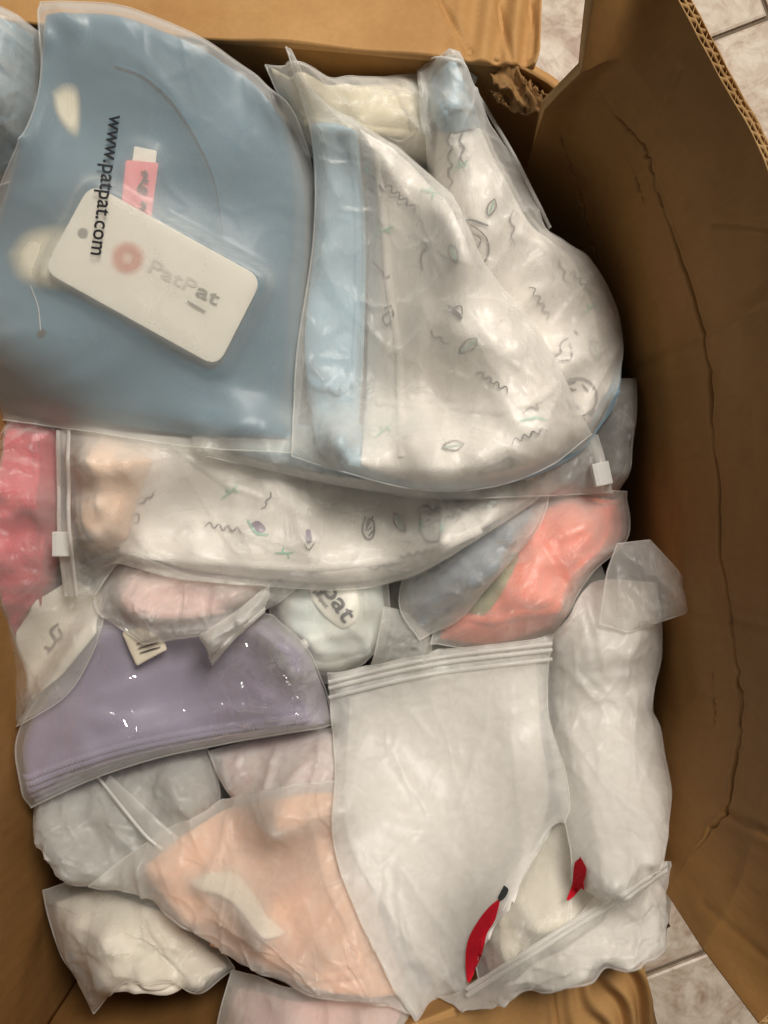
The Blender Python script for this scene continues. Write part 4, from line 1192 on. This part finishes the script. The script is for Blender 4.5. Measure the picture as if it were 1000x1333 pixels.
# fastener thread and stud
P = drop(*spline([(40, 372), (50, 400), (53, 430)], 14).T, f=f2, lift=0.0008)
adopt(ribbon('tag_thread', P, 0.0006, M['slider'], None, 0.0006), card)
patch(card, [(48, 433), (54, 428), (60, 431), (57, 437), (50, 438)], 'ink_leaf', f=f2, name='tag_stud', lift=0.0012)
r2, D2b = bag('flat bag with a printed web address over the blue shirt', [[(52, 2), (140, 6), (245, 42), (335, 95)], [(384, 150), (410, 250), (400, 420), (382, 590)], [(250, 582), (120, 562), (-40, 540)], [(-40, 380), (-10, 270), (30, 160), (50, 90)]], 'frost_light', seed=72, eu=0.012, ev=0.012, noise=0.0015, wr=dict(folds=12, amp=0.0011, crump=0.0003, lowf=0.0005, length=(0.05, 0.16), lines=CORNER))
lettering(r2, 'www.patpat.com', 143, 149, 118, 331, 29, 'ink')
# ---- doodle bags on top
garment('folded_garment', 'pale blue cloth edging the low rim of the doodle bags', [[(430, 540), (560, 560), (720, 480)], [(806, 455), (798, 530)], [(752, 592), (660, 630), (545, 636), (440, 616)], [(425, 580)]], 0.014, M['light_blue_cotton'], seed=80)
g3a, _ = garment('printed_garment', 'white doodle print garment bulging beside the side wall', [[(570, 165), (590, 152), (612, 165)], [(650, 240), (700, 310), (760, 340), (796, 400), (800, 470), (772, 545)], [(740, 575), (640, 540), (560, 470)], [(545, 380), (560, 270)]], 0.048, M['white_cotton'], seed=81, r=0.045, flat=0.8, eu=0.04, ev=0.05, noise=0.005, it=90)
squig(g3a, 588, 172, 590, 258, 4, 6, w=1.8); squig(g3a, 604, 172, 606, 215, 2, 6, w=1.8)
stroke(g3a, [(578, 172), (596, 168), (616, 174)], 1.6); stroke(g3a, [(588, 258), (584, 275)], 1.4)
stroke(g3a, [(604, 290), (612, 286), (636, 294)], 2.2, 'ink'); stroke(g3a, [(612, 292), (624, 300), (634, 312), (636, 330), (628, 342), (620, 330), (626, 312), (616, 304)], 1.6)
squig(g3a, 668, 275, 672, 320, 2, 5, w=1.4); squig(g3a, 730, 335, 742, 370, 2, 5, w=1.2)
a = np.linspace(-2.6, 1.9, 24)
stroke(g3a, [(752 + 25 * math.cos(t), 517 + 25 * math.sin(t)) for t in a], 2.0)
patch(g3a, [(737, 521), (746, 524), (754, 532), (746, 532)], 'ink_purple'); patch(g3a, [(768, 534), (774, 532), (774, 539), (768, 540)], 'ink_soft')
for l in ([(732, 495), (745, 498), (752, 494)], [(738, 505), (750, 508)], [(758, 500), (766, 510)]):
    stroke(g3a, l, 1.8)
squig(g3a, 740, 440, 722, 478, 2, 6, w=1.6); stroke(g3a, [(728, 470), (744, 466), (742, 446)], 1.4)
stroke(g3a, [(748, 430), (753, 436)], 2)
for a_ in ((640, 270, 10, 'leaf', 20), (700, 395, 12, 'wave', 60), (770, 400, 11, 'sprig', 0), (775, 455, 12, 'leaf', -20), (600, 215, 9, 'sprig', 10), (755, 370, 10, 'wave', 50)):
    doodle(g3a, *a_)
gb, _ = garment('folded_garment', 'pale blue cloth at the zip tip beside the far wall', [[(556, 110), (570, 96), (590, 105)], [(606, 130), (628, 168)], [(600, 178), (575, 180)], [(562, 150)]], 0.012, M['light_blue_cotton'], seed=82)
r3a, D3a = bag('rounded doodle bag with a slider at its pointed far tip', [[(543, 92), (552, 76), (575, 78), (602, 98)], [(650, 170), (690, 240), (722, 308), (768, 338), (802, 400), (810, 460), (788, 545)], [(745, 590), (640, 560), (550, 480)], [(530, 380), (560, 240), (548, 160)]], 'frost_mid', seed=83, eu=0.04, ev=0.05, noise=0.005, seams=(0, 1))
slider(r3a, 601, 103, -38, 0.018, 0.013, lift=0.004)
P = drop(*spline([(556, 80), (600, 100), (660, 188), (716, 298)], 50).T, f=smooth_field(6), lift=0.0012 + 0.0008)
adopt(ribbon('zip_ridge', P, 0.0026, M['zip'], None, 0.0016), r3a)

g3b, _ = garment('printed_garment', 'white doodle print garment in the broad front bag', [[(468, 168), (530, 205), (580, 262)], [(612, 330), (660, 410), (715, 480), (745, 560)], [(700, 605), (630, 624), (540, 626), (470, 608)], [(478, 450), (474, 300)]], 0.04, M['white_cotton'], seed=84, r=0.04, fillin=60, lump=0.06, wr=dict(folds=22, amp=0.0036, ang=100, spread=20, lowf=0.0004, lines=(([(560, 380), (545, 470), (560, 560), (580, 615)], 0.006, 0.006), ([(500, 250), (498, 350), (505, 470)], 0.005, 0.007), ([(640, 400), (680, 470), (740, 545)], 0.006, 0.006), ([(600, 470), (630, 540), (640, 600)], 0.005, 0.005), ([(540, 240), (570, 300), (620, 380)], 0.004, 0.006))))
g3l, _ = garment('folded_garment', 'light blue strip of cloth along the broad front bag', [[(404, 160), (430, 158), (466, 172)], [(476, 300), (474, 450), (466, 570)], [(440, 596), (412, 588)], [(396, 450), (410, 300)]], 0.018, M['light_blue_cotton'], seed=85, r=0.016, wr=dict(folds=22, amp=0.004, ang=92, spread=14, length=(0.05, 0.14)))
for l in ([(478, 225), (490, 235), (500, 250)], [(480, 245), (494, 256)], [(484, 340), (496, 352), (502, 362), (508, 358)], [(548, 312), (556, 322), (548, 332), (550, 352)]):
    stroke(g3b, l, 1.4)
stroke(g3b, [(476, 218), (480, 226)], 2, 'ink_green')
stroke(g3b, [(500, 402), (508, 398), (512, 412), (504, 424), (498, 414), (506, 406)], 1.8)
patch(g3b, [(582, 397), (588, 398), (602, 412), (598, 416), (586, 404)], 'ink_soft'); stroke(g3b, [(588, 402), (600, 398), (602, 410)], 1.4)
squig(g3b, 562, 430, 586, 446, 2, 6, w=1.4)
stroke(g3b, [(676, 548), (690, 545), (702, 544), (712, 548)], 1.8, 'ink_green'); stroke(g3b, [(682, 536), (692, 530), (702, 534), (698, 526)], 1.4)
stroke(g3b, [(622, 618), (630, 610), (648, 604), (664, 596), (670, 604), (660, 610), (640, 614), (622, 618)], 1.8)
for a_ in ((520, 260, 13, 'wave', 40), (500, 300, 11, 'sprig', 20), (590, 330, 11, 'leaf', -20), (610, 450, 13, 'leaf', 50), (640, 500, 12, 'wave', 30), (500, 560, 11, 'sprig', 0), (590, 580, 12, 'leaf', 80), (690, 570, 12, 'wave', -20), (560, 250, 10, 'sprig', 60)):
    doodle(g3b, *a_)
for k in range(4):
    stroke(g3b, [(656 + k * 4, 600 - k), (658 + k * 4, 607 - k)], 1.3)
r3b, D3b = bag('broad frosted doodle bag lying on top with a pale blue stripe', [[(378, 88), (412, 128), (470, 160), (545, 206), (592, 258)], [(632, 340), (690, 410), (735, 490), (768, 566)], [(715, 606), (640, 634), (545, 638), (450, 616), (380, 594)], [(386, 460), (408, 300), (406, 180)]], 'frost_mid', seed=86, seams=(0, 2, 3), wr=dict(folds=40, amp=0.003, ang=105, spread=28, anchors=((585, 400, 200, 340, 7, 0.08, 0.003), (760, 560, 110, 200, 7, 0.07, 0.003)), lines=[([(575, 402), (650, 396), (700, 430), (748, 492)], 0.005, 0.002), ([(600, 460), (580, 540), (560, 620)], 0.004, 0.0025), ([(652, 402), (690, 480), (740, 545), (765, 562)], 0.005, 0.002), ([(470, 200), (474, 350), (470, 560)], 0.003, 0.002)]))

# ---- peach bag at the near side
g11, _ = garment('folded_garment', 'soft peach garment in the triangular looking near bag', [[(190, 1124), (262, 1072), (350, 1038), (450, 1026)], [(484, 1150), (532, 1300)], [(455, 1300), (380, 1275), (292, 1226)], [(236, 1188), (200, 1160)]], 0.030, M['skin_peach_cotton'], seed=91, eu=0.05, ev=0.05, noise=0.005)
garment('white_strap', 'white folded strap lying on the peach garment', [[(247, 1146), (270, 1135), (300, 1134)], [(318, 1148), (345, 1180), (372, 1215)], [(362, 1220), (350, 1216)], [(320, 1188), (292, 1164), (262, 1160)]], 0.013, M['strap_cotton'], seed=92, r=0.016, hems=[], fillin=8, wr=dict(amp=0.001, crump=0.0001, lowf=0.0003), cat='strap')
bag('peach tinted frosted bag with a sharp corner at the near left', [[(118, 1150), (190, 1098), (270, 1055), (350, 1026), (445, 1015)], [(480, 1150), (540, 1322)], [(460, 1310), (380, 1285), (290, 1235)], [(230, 1195), (180, 1172)]], 'frost', seed=93, eu=0.04, ev=0.04, noise=0.005)

# ---- white roll at the side wall
g22, _ = garment('folded_garment', 'mauve shaded white garment low beside the white roll', [[(630, 1150), (690, 1090), (760, 1060)], [(790, 1130), (770, 1190)], [(700, 1240), (640, 1270)], [(620, 1200)]], 0.03, M['ivory_cotton'], seed=94)
bag('dim thin bag in the gap between milky bag and near flap', [[(615, 1150), (690, 1080), (765, 1050)], [(800, 1130), (780, 1200)], [(700, 1250), (625, 1285)], [(610, 1200)]], 'frost_mid', seed=95)
g8, _ = garment('rolled_garment', 'white rolled garment standing along the side wall', [[(726, 825), (780, 770), (845, 765)], [(856, 850), (842, 915), (858, 960), (862, 1040), (838, 1110)], [(800, 1140), (752, 1150)], [(738, 1050), (722, 940)]], 0.055, M['white_cotton'], seed=96, r=0.05, flat=0.75, eu=0.04, ev=0.06, noise=0.006, it=100)
r8, _ = bag('milky bag round the white roll by the side wall', [[(718, 832), (775, 762), (855, 758)], [(862, 850), (846, 912), (860, 952), (867, 1042), (848, 1120)], [(800, 1150), (745, 1150)], [(734, 1050), (716, 940)]], 'frost_heavy', seed=97, wr=dict(folds=44, amp=0.0038, ang=75, spread=45, crump=0.0018, cell=0.035))
bag('loose film wing of a bag spread against the side wall', [[(780, 812), (790, 745), (803, 708)], [(846, 703), (882, 742), (914, 793)], [(884, 801), (852, 812)], [(815, 822)]], 'frost_mid', seed=98, zmin=0.375, smooth=False, wr=dict(folds=14, amp=0.005, ang=120, spread=25, width=(0.0015, 0.004), crump=0.0015))

patch(r8, [(752, 1110), (763, 1130), (760, 1148), (748, 1166), (738, 1172), (745, 1150), (747, 1130)], 'ink_red', name='printed_pepper', lift=0.002)
# ---- big milky bag in front
g9, _ = garment('folded_garment', 'white garment inside the big milky bag', [[(455, 910), (560, 880), (700, 860)], [(705, 950), (715, 1060), (660, 1140)], [(630, 1230), (570, 1290)], [(500, 1180), (450, 1080)]], 0.016, M['white_cotton'], seed=101, r=0.03, fillin=90, lump=0.1, wr=dict(folds=16, amp=0.003, lowf=0.002))
f9 = HF.copy()
rp = g9
r9, D9 = bag('big milky zip bag lying foremost in the middle', [[(425, 880), (560, 850), (721, 830)], [(717, 930), (742, 1060), (660, 1160), (608, 1285)], [(580, 1310), (545, 1340)], [(490, 1240), (436, 1110), (436, 1000)]], 'frost_heavy', seed=102, seams=(0, 1, 3), taut=600, wr=dict(folds=26, amp=0.0018, ang=100, spread=40, length=(0.04, 0.15), width=(0.002, 0.008), crump=0.0009, cell=0.05, lowf=0.003))
for k, q in ((0, 6), (1, 14), (2, 26)):
    P = drop(*spline([(428, 882 + q), (560, 852 + q), (719, 832 + q)], 60).T, f=smooth_field(6), lift=0.0008 + 0.0008)
    adopt(ribbon('zip_ridge', P, 0.0028, M['zip'], None, 0.0014), r9)
# ---- zip bag at the near flap
g10, _ = garment('folded_garment', 'white garment with a pink edge in the zip bag on the near flap', [[(650, 1272), (760, 1205), (845, 1155)], [(858, 1180), (852, 1205)], [(790, 1230), (700, 1256)], [(670, 1266)]], 0.022, M['white_cotton'], seed=103, eu=0.05, ev=0.05)
patch(g10, [(740, 1258), (790, 1238), (820, 1226), (800, 1246), (750, 1264)], 'pink_ribbon', name='pink_trim')
r10, D10 = bag('white zip bag lying across the near flap', [[(570, 1305), (610, 1283), (740, 1200), (872, 1120)], [(874, 1160), (870, 1205)], [(800, 1238), (700, 1264), (600, 1298)], [(580, 1306)]], 'frost', seed=104, eu=0.05, ev=0.05, noise=0.004, seams=(1, 2))
for q in (2, 10):
    P = drop(*spline([(608, 1286 + q), (740, 1202 + q), (868, 1123 + q)], 60).T, f=smooth_field(6), lift=0.0016 + 0.0008)
    adopt(ribbon('zip_ridge', P, 0.003, M['zip'], None, 0.0018), r10)
# chilli pepper print that shows at the edge of the milky bag
patch(r9, [(652, 1170), (645, 1195), (634, 1215), (628, 1240), (616, 1270), (609, 1280), (606, 1250), (610, 1222), (626, 1194), (642, 1176)], 'ink_red', name='printed_pepper', lift=0.001)
patch(r9, [(656, 1152), (662, 1158), (658, 1168), (650, 1174), (649, 1166)], 'ink_leaf', name='printed_stalk', lift=0.001)
